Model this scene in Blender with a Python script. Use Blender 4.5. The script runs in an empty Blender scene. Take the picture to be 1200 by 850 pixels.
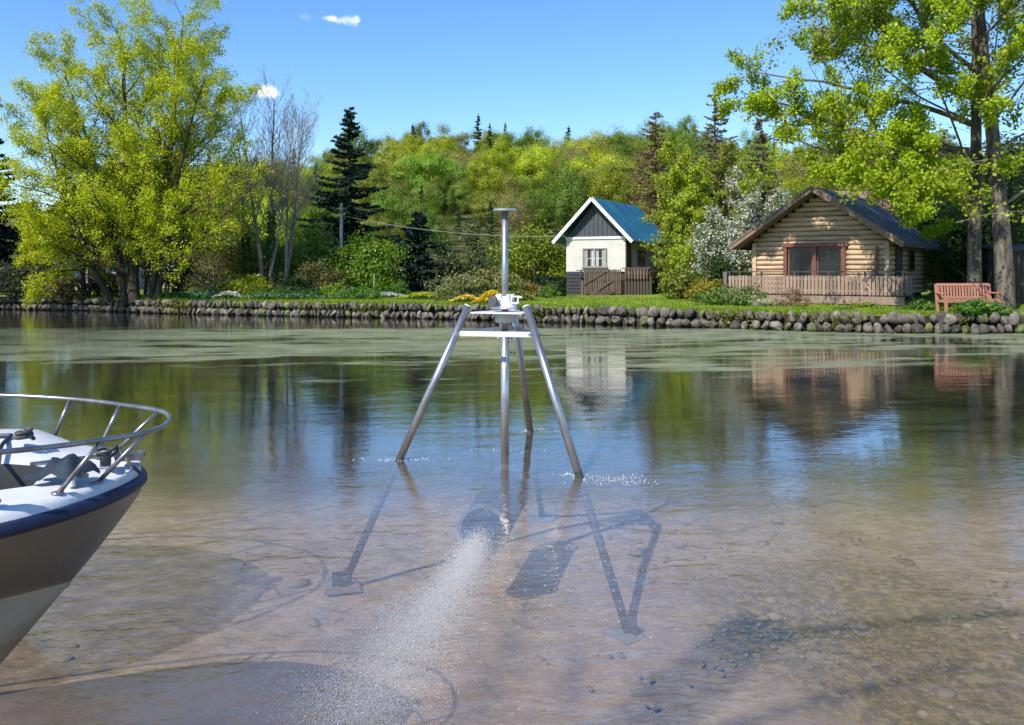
import bpy, math, random
import numpy as np
from mathutils import Vector, Matrix
from math import sin, cos, pi, radians as R

S = bpy.context.scene
C = S.collection
rnd = random.Random(7)
RG = np.random.default_rng(11)

# ------------------------------------------------------------------ camera, sky, sun, exposure
FPX, HZ, CAMZ = 1039.0, 318.0, 2.0          # focal length in photo pixels, horizon row, eye height
cam = bpy.data.objects.new('camera', bpy.data.cameras.new('camera'))
C.objects.link(cam); S.camera = cam
cam.location = (0, 0, CAMZ); cam.rotation_euler = (R(90), 0, 0)
cam.data.sensor_width = 36; cam.data.lens = FPX / 1200 * 36
cam.data.shift_y = -(425 - HZ) / 1200
cam.data.clip_start = .1; cam.data.clip_end = 4000

SUN_AZ, SUN_EL = R(37), R(45)               # sun stands behind the camera, 35 degrees to its left
sunv = Vector((-sin(SUN_AZ) * cos(SUN_EL), -cos(SUN_AZ) * cos(SUN_EL), sin(SUN_EL)))
sl = bpy.data.lights.new('sun', 'SUN'); sl.energy = 4.6; sl.angle = R(.55); sl.color = (1, .93, .82)
so = bpy.data.objects.new('sun', sl); C.objects.link(so)
so.rotation_euler = sunv.to_track_quat('Z', 'Y').to_euler()

W = bpy.data.worlds.new('World'); S.world = W; W.use_nodes = True
nt = W.node_tree; nt.nodes.clear()
def N(t, typ, **kw):
    n = t.nodes.new(typ)
    for k, v in kw.items():
        if k.startswith('i_'):
            n.inputs[k[2:].replace('_', ' ')].default_value = v
        else: setattr(n, k, v)
    return n
def L(t, a, b): t.links.new(a, b)
sky = N(nt, 'ShaderNodeTexSky', sky_type='NISHITA', sun_disc=False, sun_elevation=SUN_EL, sun_rotation=pi + SUN_AZ,
        air_density=1.0, dust_density=.15, ozone_density=4.0, altitude=0)
hsv = N(nt, 'ShaderNodeHueSaturation', i_Hue=.505, i_Saturation=1.2, i_Value=1.28)
L(nt, sky.outputs[0], hsv.inputs['Color'])
tc = N(nt, 'ShaderNodeTexCoord')
cn = N(nt, 'ShaderNodeTexNoise', i_Scale=26.0, i_Detail=7.0, i_Roughness=.62)
L(nt, tc.outputs['Generated'], cn.inputs['Vector'])
last = None
for px, py, rx, rz in ((388, 22, .040, .011), (310, 107, .022, .013), (290, 116, .012, .006), (1500, -120, .2, .04), (-500, -200, .25, .05)):
    d = Vector(((px - 600) / FPX, 1, (HZ - py) / FPX)).normalized()
    mp = N(nt, 'ShaderNodeMapping'); mp.vector_type = 'POINT'
    mp.inputs['Location'].default_value = (-d.x / rx, -d.y / .12, -d.z / rz); mp.inputs['Scale'].default_value = (1 / rx, 1 / .12, 1 / rz)
    L(nt, tc.outputs['Generated'], mp.inputs[0])
    ln = N(nt, 'ShaderNodeVectorMath', operation='LENGTH'); L(nt, mp.outputs[0], ln.inputs[0])
    a = N(nt, 'ShaderNodeMath', operation='MULTIPLY_ADD'); a.inputs[1].default_value = -1.0; a.inputs[2].default_value = .62 if rx > .015 else .35
    L(nt, ln.outputs['Value'], a.inputs[0])
    b = N(nt, 'ShaderNodeMath', operation='ADD'); L(nt, a.outputs[0], b.inputs[0])
    sc_ = N(nt, 'ShaderNodeMath', operation='MULTIPLY_ADD'); sc_.inputs[1].default_value = 2.4; sc_.inputs[2].default_value = -1.2
    L(nt, cn.outputs['Fac'], sc_.inputs[0]); L(nt, sc_.outputs[0], b.inputs[1])
    mr = N(nt, 'ShaderNodeMapRange', interpolation_type='SMOOTHSTEP'); mr.inputs['From Max'].default_value = .55
    L(nt, b.outputs[0], mr.inputs['Value'])
    if last is None: last = mr.outputs[0]
    else:
        mx = N(nt, 'ShaderNodeMath', operation='MAXIMUM'); L(nt, last, mx.inputs[0]); L(nt, mr.outputs[0], mx.inputs[1]); last = mx.outputs[0]
mixc = N(nt, 'ShaderNodeMix', data_type='RGBA')
mixc.inputs[7].default_value = (9.5, 9.6, 9.8, 1)
L(nt, last, mixc.inputs[0]); L(nt, hsv.outputs[0], mixc.inputs[6])
bg = N(nt, 'ShaderNodeBackground', i_Strength=.12)
L(nt, mixc.outputs[2], bg.inputs[0])
wo = N(nt, 'ShaderNodeOutputWorld'); L(nt, bg.outputs[0], wo.inputs[0])
S.view_settings.view_transform = 'Standard'; S.view_settings.look = 'None'
S.view_settings.exposure = 0.45; S.view_settings.gamma = 1
S.cycles.max_bounces = 7; S.cycles.diffuse_bounces = 3; S.cycles.glossy_bounces = 3
S.cycles.transparent_max_bounces = 10; S.cycles.caustics_reflective = False; S.cycles.caustics_refractive = False

# ------------------------------------------------------------------ helpers
def at(px, py, Y): return Vector(((px - 600) / FPX * Y, Y, CAMZ - (py - HZ) / FPX * Y))
def X(px, Y): return (px - 600) / FPX * Y

class MB:
    def __init__(s): s.v = []; s.f = []
    def add(s, vs, fs):
        o = len(s.v); s.v += [tuple(v) for v in vs]; s.f += [tuple(i + o for i in f) for f in fs]
    def box(s, c, d, rot=None, bev=0):
        x, y, z = d[0] / 2, d[1] / 2, d[2] / 2
        if bev:
            b = bev; vs = []
            for sz in (-1, 1):
                for (ix, iy, zz) in ((0, 1, z - b), (1, 0, z - b), (1, 1, z)): pass
            # chamfered box: octagon-like rings
            ring = lambda q, zz: [(-x + q, -y, zz), (x - q, -y, zz), (x, -y + q, zz), (x, y - q, zz), (x - q, y, zz), (-x + q, y, zz), (-x, y - q, zz), (-x, -y + q, zz)]
            inner = lambda zz: [(-x + b, -y + b, zz), (x - b, -y + b, zz), (x - b, -y + b, zz), (x - b, y - b, zz), (x - b, y - b, zz), (-x + b, y - b, zz), (-x + b, y - b, zz), (-x + b, -y + b, zz)]
            rs = [inner(-z), ring(b, -z + b), ring(b, z - b), inner(z)]
            vs = [p for r_ in rs for p in r_]; fs = []
            for k in range(3):
                for i in range(8): fs.append((k * 8 + i, k * 8 + (i + 1) % 8, k * 8 + 8 + (i + 1) % 8, k * 8 + 8 + i))
            fs.append((7, 5, 3, 1)); fs.append((24 + 1, 24 + 3, 24 + 5, 24 + 7))
        else:
            vs = [(-x, -y, -z), (x, -y, -z), (x, y, -z), (-x, y, -z), (-x, -y, z), (x, -y, z), (x, y, z), (-x, y, z)]
            fs = [(3, 2, 1, 0), (4, 5, 6, 7), (0, 1, 5, 4), (1, 2, 6, 5), (2, 3, 7, 6), (3, 0, 4, 7)]
        c = Vector(c)
        s.add([c + (rot @ Vector(v) if rot else Vector(v)) for v in vs], fs)
    def bar(s, p0, p1, w, h, up=(0, 0, 1)):
        p0, p1 = Vector(p0), Vector(p1); d = p1 - p0; y = d.normalized(); up = Vector(up)
        if abs(y.dot(up)) > .98: up = Vector((1, 0, 0))
        x = y.cross(up).normalized(); z = x.cross(y)
        s.box((p0 + p1) / 2, (w, d.length, h), Matrix((x, y, z)).transposed())
    def path(s, pts, rad, n=8, cap=True):
        pts = [Vector(p) for p in pts]
        if not hasattr(rad, '__len__'): rad = [rad] * len(pts)
        o = len(s.v); ref = None
        for i, p in enumerate(pts):
            d = (pts[min(i + 1, len(pts) - 1)] - pts[max(i - 1, 0)])
            d = d.normalized() if d.length > 1e-9 else Vector((0, 0, 1))
            if ref is None: ref = Vector((1, 0, 0)) if abs(d.x) < .8 else Vector((0, 1, 0))
            u = ref - d * ref.dot(d)
            if u.length < 1e-5: u = d.orthogonal()
            u.normalize(); w = d.cross(u); ref = u
            for k in range(n):
                a = 2 * pi * k / n
                s.v.append(tuple(p + (u * cos(a) + w * sin(a)) * rad[i]))
        for i in range(len(pts) - 1):
            for k in range(n):
                a = o + i * n + k; b = o + i * n + (k + 1) % n
                s.f.append((a, b, b + n, a + n))
        if cap:
            s.f.append(tuple(o + k for k in reversed(range(n)))); e = o + (len(pts) - 1) * n
            s.f.append(tuple(e + k for k in range(n)))
    def lathe(s, prof, c, axis=(0, 0, 1), n=20):
        axis = Vector(axis).normalized(); u = axis.orthogonal().normalized(); w = axis.cross(u); c = Vector(c); o = len(s.v)
        for r_, h in prof:
            for k in range(n):
                a = 2 * pi * k / n; s.v.append(tuple(c + axis * h + (u * cos(a) + w * sin(a)) * r_))
        for i in range(len(prof) - 1):
            for k in range(n):
                a = o + i * n + k; b = o + i * n + (k + 1) % n; s.f.append((a, b, b + n, a + n))
    def mesh(s, name, mat, smooth=False):
        me = bpy.data.meshes.new(name); me.from_pydata(s.v, [], s.f)
        if mat: me.materials.append(mat)
        if smooth: me.polygons.foreach_set('use_smooth', [True] * len(me.polygons))
        return me
    def build(s, name, mat, parent=None, smooth=False, loc=(0, 0, 0), rz=0):
        return obj(name, s.mesh(name, mat, smooth), parent, loc, rz)
def obj(name, me, parent=None, loc=(0, 0, 0), rz=0):
    o = bpy.data.objects.new(name, me); C.objects.link(o); o.location = loc; o.rotation_euler = (0, 0, rz)
    if parent: o.parent = parent
    return o
def tag(o, label=None, cat=None, group=None, kind=None):
    if label: o['label'] = label
    if cat: o['category'] = cat
    if group: o['group'] = group
    if kind: o['kind'] = kind
    return o
def thing(name, label, cat, loc=(0, 0, 0), rz=0, group=None):
    o = bpy.data.objects.new(name, None); C.objects.link(o); o.location = loc; o.rotation_euler = (0, 0, rz)
    return tag(o, label, cat, group)
def np_mesh(name, V, F, mats, smooth=False, mi=None):
    me = bpy.data.meshes.new(name)
    V = np.asarray(V, np.float32); F = np.asarray(F, np.int32)
    k = F.shape[1]
    me.vertices.add(len(V)); me.vertices.foreach_set('co', V.ravel())
    me.loops.add(F.size); me.loops.foreach_set('vertex_index', F.ravel())
    me.polygons.add(len(F)); me.polygons.foreach_set('loop_start', np.arange(0, F.size, k, dtype=np.int32))
    me.polygons.foreach_set('loop_total', np.full(len(F), k, np.int32))
    for m in mats: me.materials.append(m)
    if mi is not None: me.polygons.foreach_set('material_index', np.asarray(mi, np.int32))
    if smooth: me.polygons.foreach_set('use_smooth', np.ones(len(F), bool))
    me.update(); me.validate()
    return me

def mat(name, col, rough=.7, col2=None, scale=8, bump=0, bscale=None, metal=0, spec=.4, stretch=(1, 1, 1), ramp=(.35, .65), coord='Object', rand=0, detail=5):
    m = bpy.data.materials.new(name); m.use_nodes = True; t = m.node_tree; b = t.nodes['Principled BSDF']
    b.inputs['Roughness'].default_value = rough; b.inputs['Metallic'].default_value = metal
    b.inputs['Specular IOR Level'].default_value = spec
    b.inputs['Base Color'].default_value = (*col, 1)
    tc = N(t, 'ShaderNodeTexCoord'); mp = N(t, 'ShaderNodeMapping'); mp.inputs['Scale'].default_value = stretch
    L(t, tc.outputs[coord], mp.inputs[0])
    src = mp.outputs[0]
    if rand:
        oi = N(t, 'ShaderNodeObjectInfo'); va = N(t, 'ShaderNodeVectorMath', operation='ADD'); sc = N(t, 'ShaderNodeVectorMath', operation='SCALE'); sc.inputs['Scale'].default_value = 40
        cb = N(t, 'ShaderNodeCombineXYZ'); L(t, oi.outputs['Random'], cb.inputs[0]); L(t, oi.outputs['Random'], cb.inputs[1])
        L(t, cb.outputs[0], sc.inputs[0]); L(t, src, va.inputs[0]); L(t, sc.outputs[0], va.inputs[1]); src = va.outputs[0]
    if col2:
        no = N(t, 'ShaderNodeTexNoise', i_Scale=scale, i_Detail=detail, i_Roughness=.6); L(t, src, no.inputs['Vector'])
        mr = N(t, 'ShaderNodeMapRange'); mr.inputs['From Min'].default_value = ramp[0]; mr.inputs['From Max'].default_value = ramp[1]
        L(t, no.outputs['Fac'], mr.inputs['Value'])
        mx = N(t, 'ShaderNodeMix', data_type='RGBA'); mx.inputs[6].default_value = (*col, 1); mx.inputs[7].default_value = (*col2, 1)
        L(t, mr.outputs[0], mx.inputs[0]); out = mx.outputs[2]
        if rand:
            hv = N(t, 'ShaderNodeHueSaturation'); mr2 = N(t, 'ShaderNodeMapRange'); mr2.inputs['To Min'].default_value = 1 - rand; mr2.inputs['To Max'].default_value = 1 + rand
            L(t, oi.outputs['Random'], mr2.inputs['Value']); L(t, mr2.outputs[0], hv.inputs['Value']); L(t, out, hv.inputs['Color']); out = hv.outputs[0]
        L(t, out, b.inputs['Base Color'])
    if bump:
        nb = N(t, 'ShaderNodeTexNoise', i_Scale=bscale or scale * 2, i_Detail=6.0, i_Roughness=.65); L(t, src, nb.inputs['Vector'])
        bp = N(t, 'ShaderNodeBump', i_Strength=bump, i_Distance=.03); L(t, nb.outputs['Fac'], bp.inputs['Height']); L(t, bp.outputs[0], b.inputs['Normal'])
    return m

def leafmat(name, hue2=(1.06, 1.04, .7), trans=.42, dark=.78):
    """leaf colour = the object's own colour, varied leaf by leaf and clump by clump"""
    m = bpy.data.materials.new(name); m.use_nodes = True; t = m.node_tree; t.nodes.clear()
    oi = N(t, 'ShaderNodeObjectInfo'); ge = N(t, 'ShaderNodeNewGeometry'); tc = N(t, 'ShaderNodeTexCoord')
    no = N(t, 'ShaderNodeTexNoise', i_Scale=.9, i_Detail=2.0); L(t, tc.outputs['Object'], no.inputs['Vector'])
    m1 = N(t, 'ShaderNodeMapRange'); m1.inputs['From Min'].default_value = .35; m1.inputs['From Max'].default_value = .65; L(t, no.outputs['Fac'], m1.inputs['Value'])
    tint = N(t, 'ShaderNodeMix', data_type='RGBA', blend_type='MULTIPLY'); tint.inputs[7].default_value = (*hue2, 1)
    L(t, m1.outputs[0], tint.inputs[0]); L(t, oi.outputs['Color'], tint.inputs[6])
    m2 = N(t, 'ShaderNodeMapRange'); m2.inputs['To Min'].default_value = dark; m2.inputs['To Max'].default_value = 1.25; L(t, ge.outputs['Random Per Island'], m2.inputs['Value'])
    hv = N(t, 'ShaderNodeHueSaturation'); L(t, m2.outputs[0], hv.inputs['Value']); L(t, tint.outputs[2], hv.inputs['Color'])
    di = N(t, 'ShaderNodeBsdfDiffuse'); tr = N(t, 'ShaderNodeBsdfTranslucent'); gl = N(t, 'ShaderNodeBsdfGlossy', i_Roughness=.45)
    gl.inputs['Color'].default_value = (.8, .85, .8, 1)
    L(t, hv.outputs[0], di.inputs[0]); L(t, hv.outputs[0], tr.inputs[0])
    ms = N(t, 'ShaderNodeMixShader', i_Fac=trans); L(t, di.outputs[0], ms.inputs[1]); L(t, tr.outputs[0], ms.inputs[2])
    mg = N(t, 'ShaderNodeMixShader', i_Fac=.02); L(t, ms.outputs[0], mg.inputs[1]); L(t, gl.outputs[0], mg.inputs[2])
    o = N(t, 'ShaderNodeOutputMaterial'); L(t, mg.outputs[0], o.inputs[0])
    return m

LEAF = leafmat('leaf'); NEEDLE = leafmat('needle', (.8, .9, .9), .2, .5); PETAL = leafmat('petal', (1, 1, 1), .35, .8)
BARK = mat('bark', (.10, .078, .055), .9, (.19, .16, .125), 3, .6, 9, stretch=(3, 3, .6))
BARKPALE = mat('pale_bark', (.04, .034, .027), .9, (.19, .165, .13), 2.4, .6, 9, stretch=(3, 3, .7))
TWIG = mat('twig_bark', (.20, .165, .135), .9, (.33, .285, .24), 4)
DARKBARK = mat('dark_bark', (.035, .028, .02), .95, (.075, .06, .045), 3, .6, 9, stretch=(3, 3, .6))
# ------------------------------------------------------------------ ground, pond bed, water
SHORE = [(-120, 30), (-70, 38), (-46, 47), (-36, 48.5), (-27.1, 46.5), (-21.7, 45), (-16, 41.6), (-11.5, 40), (-7.4, 38.5), (-2.5, 37), (1.67, 34.6), (6.16, 32),
         (8.6, 30.1), (10.97, 28.7), (13.8, 28.4), (16.5, 28.5), (22, 28.8), (32, 28), (60, 24), (120, 15)]
SX = np.array([p[0] for p in SHORE]); SY = np.array([p[1] for p in SHORE])
xs_f = np.linspace(-120, 120, 961); ys_f = np.interp(xs_f, SX, SY)
for _ in range(3): ys_f = np.convolve(np.pad(ys_f, 3, 'edge'), np.ones(7) / 7, 'valid')
def shore(x): return float(np.interp(x, xs_f, ys_f))
RPX = [-400, 0, 200, 340, 420, 480, 560, 640, 720, 800, 900, 1000, 1200, 1600]
RZ = [14, 17, 19, 20, 23.5, 27, 28, 27.5, 28, 27, 25, 26, 29, 29]
def land(x, y):
    d = y - shore(x)
    z = .60 + .03 * min(max(d, 0), 6) + .012 * min(max(d - 6, 0), 20)
    t = min(max((y - 62) / 175, 0), 1); t = t * t * (3 - 2 * t) * .15 + t * .85
    px = 600 + FPX * x / max(y, 20)
    z += t * float(np.interp(px, RPX, RZ))
    if y > 250: z -= min((y - 250) * .04, 16)
    z += .10 * sin(x * .31 + 1) * sin(y * .23) * min(max(d / 12, 0), 1)
    return z
def bed(x, y):
    z = -1.3 - .5 * min(max((y - 12) / 10, 0), 1)
    if y < 2.5: z += min((2.5 - y) / 3.5, 1) * 2.0
    return z + .04 * sin(x * 1.3 + y * .7) + .03 * sin(y * 2.1 - x * .8)
cols = np.concatenate([np.linspace(-900, -130, 16), np.linspace(-120, -40, 21), np.linspace(-39, 32, 143), np.linspace(34, 120, 23), np.linspace(135, 900, 16)])
offs = [-160, -120, -90, -70, -60, -50, -46, -43, -41, -40, -39, -38, -37, -36, -35, -34, -33, -32, -31, -30, -29, -27, -25, -23, -21, -18, -15, -12, -9, -6, -3, -1, -.12, .0, .34, .55, .9, 1.5, 2.2, 3, 4, 5.5, 7.5, 10, 13, 16, 20, 25, 30,
        36, 43, 50, 58, 67, 77, 88, 100, 112, 125, 140, 155, 172, 190, 215, 260, 340, 500, 900, 1600]
V = []; 
for x in cols:
    sh = shore(max(-120, min(120, x)))
    for o_ in offs:
        y = sh + o_
        if o_ <= -.5: z = bed(x, y)
        elif o_ < 0: z = -.9
        elif o_ == 0: z = -.5
        else: z = land(x, y) - (.10 if o_ < .4 else 0)
        V.append((x, y, z))
nc, nr = len(cols), len(offs); F = []
for i in range(nc - 1):
    for j in range(nr - 1):
        a = i * nr + j; F.append((a, a + nr, a + nr + 1, a + 1))
# ground: silt and sand under water, lawn on land, leaf litter under the wood
GM = bpy.data.materials.new('ground_cover'); GM.use_nodes = True; t = GM.node_tree; b = t.nodes['Principled BSDF']; b.inputs['Roughness'].default_value = .95; b.inputs['Specular IOR Level'].default_value = .1
tc = N(t, 'ShaderNodeTexCoord'); sx = N(t, 'ShaderNodeSeparateXYZ'); L(t, tc.outputs['Object'], sx.inputs[0])
def noise(t, src, scale, detail=4, rough=.6, st=None):
    if st is not None:
        mp = N(t, 'ShaderNodeMapping'); mp.inputs['Scale'].default_value = st; L(t, src, mp.inputs[0]); src = mp.outputs[0]
    n = N(t, 'ShaderNodeTexNoise', i_Scale=scale, i_Detail=detail, i_Roughness=rough); L(t, src, n.inputs['Vector']); return n.outputs['Fac']
def rng_(t, src, a, b, c=0, d=1, sm=True):
    m = N(t, 'ShaderNodeMapRange'); m.interpolation_type = 'SMOOTHSTEP' if sm else 'LINEAR'
    for k, v in zip(('From Min', 'From Max', 'To Min', 'To Max'), (a, b, c, d)): m.inputs[k].default_value = v
    L(t, src, m.inputs['Value']); return m.outputs[0]
def mixc_(t, f, a, b):
    m = N(t, 'ShaderNodeMix', data_type='RGBA')
    for i, q in ((6, a), (7, b)):
        if isinstance(q, tuple): m.inputs[i].default_value = (*q, 1)
        else: L(t, q, m.inputs[i])
    if isinstance(f, float): m.inputs[0].default_value = f
    else: L(t, f, m.inputs[0])
    return m.outputs[2]
def math_(t, op, a, b=None):
    m = N(t, 'ShaderNodeMath', operation=op)
    for i, q in ((0, a), (1, b)):
        if q is None: continue
        if isinstance(q, (int, float)): m.inputs[i].default_value = q
        else: L(t, q, m.inputs[i])
    return m.outputs[0]
ob = tc.outputs['Object']
grass = mixc_(t, rng_(t, noise(t, ob, 1.3), .35, .65), (.12, .19, .02), (.23, .29, .04))
litter = mixc_(t, rng_(t, noise(t, ob, .5), .4, .6), (.05, .06, .02), (.10, .10, .03))
landc = mixc_(t, rng_(t, sx.outputs[1], 48, 60), grass, litter)
sand = mixc_(t, rng_(t, noise(t, ob, 3.2, 8, .7), .38, .64), (.29, .20, .135), (.46, .335, .225))
grit = mixc_(t, rng_(t, noise(t, ob, 9, 9, .75, (1, .7, 1)), .42, .62), (.085, .06, .025), (.34, .24, .105))
pm = N(t, 'ShaderNodeMapping'); pm.inputs['Location'].default_value = (-3.35, -8.0, 0); L(t, ob, pm.inputs[0])
pm2 = N(t, 'ShaderNodeMapping'); pm2.inputs['Scale'].default_value = (.56, .40, 0); L(t, pm.outputs[0], pm2.inputs[0])
pl = N(t, 'ShaderNodeVectorMath', operation='LENGTH'); L(t, pm2.outputs[0], pl.inputs[0])
pd = math_(t, 'ADD', pl.outputs['Value'], math_(t, 'MULTIPLY', noise(t, ob, 1.2, 5), .55))
sand = mixc_(t, rng_(t, pd, .95, 1.35), grit, sand)
mud = mixc_(t, rng_(t, noise(t, ob, .7), .35, .65), (.022, .028, .014), (.05, .052, .028))
bedc = mixc_(t, rng_(t, math_(t, 'ADD', sx.outputs[1], math_(t, 'MULTIPLY', noise(t, ob, .5), 4)), 12.4, 17.6), sand, mud)
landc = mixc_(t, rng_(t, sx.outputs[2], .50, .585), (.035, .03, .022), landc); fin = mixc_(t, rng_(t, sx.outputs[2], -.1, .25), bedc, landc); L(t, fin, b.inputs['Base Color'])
bp = N(t, 'ShaderNodeBump', i_Strength=.9, i_Distance=.05); L(t, noise(t, ob, 7, 6, .65, (1, 1.8, 1)), bp.inputs['Height']); L(t, bp.outputs[0], b.inputs['Normal'])
tag(obj('ground', np_mesh('ground', V, F, [GM], True)), 'grassy pond bank and silty pond bed running back to the wooded hill', kind='structure')

# water
WM = bpy.data.materials.new('pond_water'); WM.use_nodes = True; t = WM.node_tree; t.nodes.clear()
tc = N(t, 'ShaderNodeTexCoord'); rm_ = N(t, 'ShaderNodeMapping'); rm_.inputs['Rotation'].default_value = (0, 0, R(-9)); L(t, tc.outputs['Object'], rm_.inputs[0]); ob = rm_.outputs[0]; sx = N(t, 'ShaderNodeSeparateXYZ'); L(t, tc.outputs['Object'], sx.inputs[0])
r1 = noise(t, ob, 1.0, 3, .55, (1.35, 3.0, 1)); r2 = noise(t, ob, 1.0, 3, .6, (5.0, 11.0, 1)); r3 = noise(t, ob, 1.0, 2, .5, (.35, .8, 1))
gust = rng_(t, noise(t, ob, .55, 2), .35, .68, .55, 1.35)
hgt = math_(t, 'ADD', math_(t, 'MULTIPLY', r1, .55), math_(t, 'ADD', math_(t, 'MULTIPLY', r2, .30), math_(t, 'MULTIPLY', r3, 1.2)))
calm = rng_(t, sx.outputs[1], 4.6, 10.0, 1.0, .12)
bp = N(t, 'ShaderNodeBump', i_Distance=.055); L(t, hgt, bp.inputs['Height']); L(t, math_(t, 'MULTIPLY', calm, gust), bp.inputs['Strength'])
lw = N(t, 'ShaderNodeLayerWeight', i_Blend=.5); L(t, bp.outputs[0], lw.inputs['Normal'])
frv = math_(t, 'MULTIPLY_ADD', math_(t, 'POWER', lw.outputs['Facing'], 4.2), .94); frv.node.inputs[2].default_value = .05
gl = N(t, 'ShaderNodeBsdfGlossy', i_Roughness=.035); L(t, bp.outputs[0], gl.inputs['Normal']); gl.inputs['Color'].default_value = (.97, .98, 1, 1)
tp = N(t, 'ShaderNodeBsdfTransparent'); tp.inputs['Color'].default_value = (.88, .90, .88, 1)
wm = N(t, 'ShaderNodeMixShader'); L(t, frv, wm.inputs[0]); # silt stirred up in the shallow water hides part of the bed
si = N(t, 'ShaderNodeBsdfDiffuse'); L(t, mixc_(t, rng_(t, noise(t, ob, .9, 5), .35, .65), (.35, .265, .205), (.47, .37, .295)), si.inputs['Color']); L(t, bp.outputs[0], si.inputs['Normal'])
cl = rng_(t, math_(t, 'ADD', sx.outputs[1], math_(t, 'MULTIPLY', noise(t, ob, .45, 3), 5)), 8.8, 15.0, .24, .03)
um = N(t, 'ShaderNodeMixShader'); L(t, cl, um.inputs[0]); L(t, tp.outputs[0], um.inputs[1]); L(t, si.outputs[0], um.inputs[2])
L(t, um.outputs[0], wm.inputs[1]); L(t, gl.outputs[0], wm.inputs[2])
# floating algae film, streaked along the far side
al = N(t, 'ShaderNodeBsdfDiffuse')
alc = mixc_(t, rng_(t, noise(t, ob, .8, 4), .35, .65), (.16, .19, .115), (.25, .275, .18)); L(t, alc, al.inputs['Color'])
n1 = noise(t, ob, 1.0, 6, .62, (.34, .95, 1)); n2 = noise(t, ob, 1.0, 5, .6, (.05, .16, 1))
band = math_(t, 'MULTIPLY', rng_(t, sx.outputs[1], 12.0, 28), rng_(t, math_(t, 'ADD', sx.outputs[1], math_(t, 'MULTIPLY', n1, 4)), 35.5, 31))
thr = math_(t, 'ADD', math_(t, 'ADD', math_(t, 'MULTIPLY', n1, 1.0), math_(t, 'MULTIPLY', n2, 1.25)), math_(t, 'MULTIPLY', band, .36))
am = rng_(t, thr, 1.27, 1.42, 0, .72)
am = math_(t, 'MULTIPLY', math_(t, 'MULTIPLY', am, rng_(t, band, 0, .12)), rng_(t, math_(t, 'ADD', sx.outputs[0], math_(t, 'MULTIPLY', n2, 14)), -9, 2, .35, 1))
fm = N(t, 'ShaderNodeMixShader'); L(t, am, fm.inputs[0]); L(t, wm.outputs[0], fm.inputs[1]); L(t, al.outputs[0], fm.inputs[2])
o = N(t, 'ShaderNodeOutputMaterial'); L(t, fm.outputs[0], o.inputs[0])
xs = np.linspace(-120, 120, 41); V = []; F = []
for i, x in enumerate(xs):
    for y in (-9, shore(x) + .25): V.append((x, y, 0))
    if i: F.append((2 * i - 2, 2 * i, 2 * i + 1, 2 * i - 1))
tag(obj('water', np_mesh('water', V, F, [WM])), 'rippled pond water with floating algae film towards the far bank', kind='structure')

# ------------------------------------------------------------------ stone wall round the pond
STONE = mat('stone', (.055, .049, .041), .9, (.21, .183, .15), 2.6, .8, 7, rand=.5)
MOSSY = mat('mossy_stone', (.09, .085, .07), .9, (.16, .18, .05), 3.0, .5, 9, rand=.3, ramp=(.4, .55))
def stone_mesh(seed, m):
    r = random.Random(seed); import bmesh
    bm = bmesh.new(); bmesh.ops.create_icosphere(bm, subdivisions=1, radius=.5)
    for v in bm.verts:
        v.co *= r.uniform(.78, 1.16)
        v.co.z = max(-.40, min(.40, v.co.z + .12 * v.co.x * r.uniform(-1, 1))); v.co.x = max(-.46, min(.46, v.co.x))
    for _ in range(7):
        d_ = Vector((r.gauss(0, 1), r.gauss(0, 1), r.gauss(0, 1))).normalized(); lim = r.uniform(.30, .43)
        for v in bm.verts:
            e = v.co.dot(d_)
            if e > lim: v.co -= d_ * (e - lim)
    me = bpy.data.meshes.new('stone'); bm.to_mesh(me); bm.free(); me.materials.append(m)
    me.polygons.foreach_set('use_smooth', [seed % 3 > 0] * len(me.polygons)); return me
SM = [stone_mesh(k, STONE) for k in range(11)] + [stone_mesh(30 + k, MOSSY) for k in range(2)]
wall = thing('stone_wall', 'low dry stone wall of rounded boulders edging the far bank', 'wall')
cand = []; r = random.Random(3); x = -30.0
while x < 21:
    px = 600 + FPX * x / shore(x)
    right = px > 690
    rows = 2
    h = .67 / rows
    for k in range(rows):
        w = r.choice((.22, .28, .34, .42, .54)) * r.uniform(.9, 1.15) if right else r.choice((.17, .21, .26, .36)) * r.uniform(.9, 1.15)
        z = -.02 + h * (k + .5) + r.uniform(-.03, .03)
        hh = h * (r.uniform(1.1, 1.7) if right else r.uniform(1.2, 1.75)) * (1.1 if k == rows - 1 and right else 1)
        xx = x + r.uniform(-.06, .06) + (k % 2) * .16
        cand.append((xx, shore(xx) - .02 + .09 * k + r.uniform(-.07, .07), z, w * 1.12, .36, hh, r.uniform(-.8, .8), r.choice(SM), px))
    x += r.uniform(.25, .33) if right else r.uniform(.19, .25)
inview = [c for c in cand if 60 < c[8] < 1215]
inview.sort(key=lambda c: -(c[3] * c[5]) / c[1] ** 2)
parts, rest = inview[:300], inview[300:] + [c for c in cand if not 60 < c[8] < 1215]
for c in parts:
    o = obj('stone', c[7], wall, c[:3], r.uniform(-.4, .4)); o.scale = c[3:6]; o.rotation_euler = (r.uniform(-.2, .2), c[6], r.uniform(-.4, .4))
V = []; F = []; n = 0
for c in rest:
    me = c[7]; M = Matrix.Translation(c[:3]) @ Matrix.Rotation(c[6], 4, 'Y') @ Matrix.Diagonal((*c[3:6], 1))
    V += [tuple(M @ v.co) for v in me.vertices]; F += [tuple(i + n for i in p.vertices) for p in me.polygons]; n = len(V)
o = obj('small_stones', np_mesh('small_stones', V, F, [STONE], True), wall); o['kind'] = 'stuff'

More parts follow.
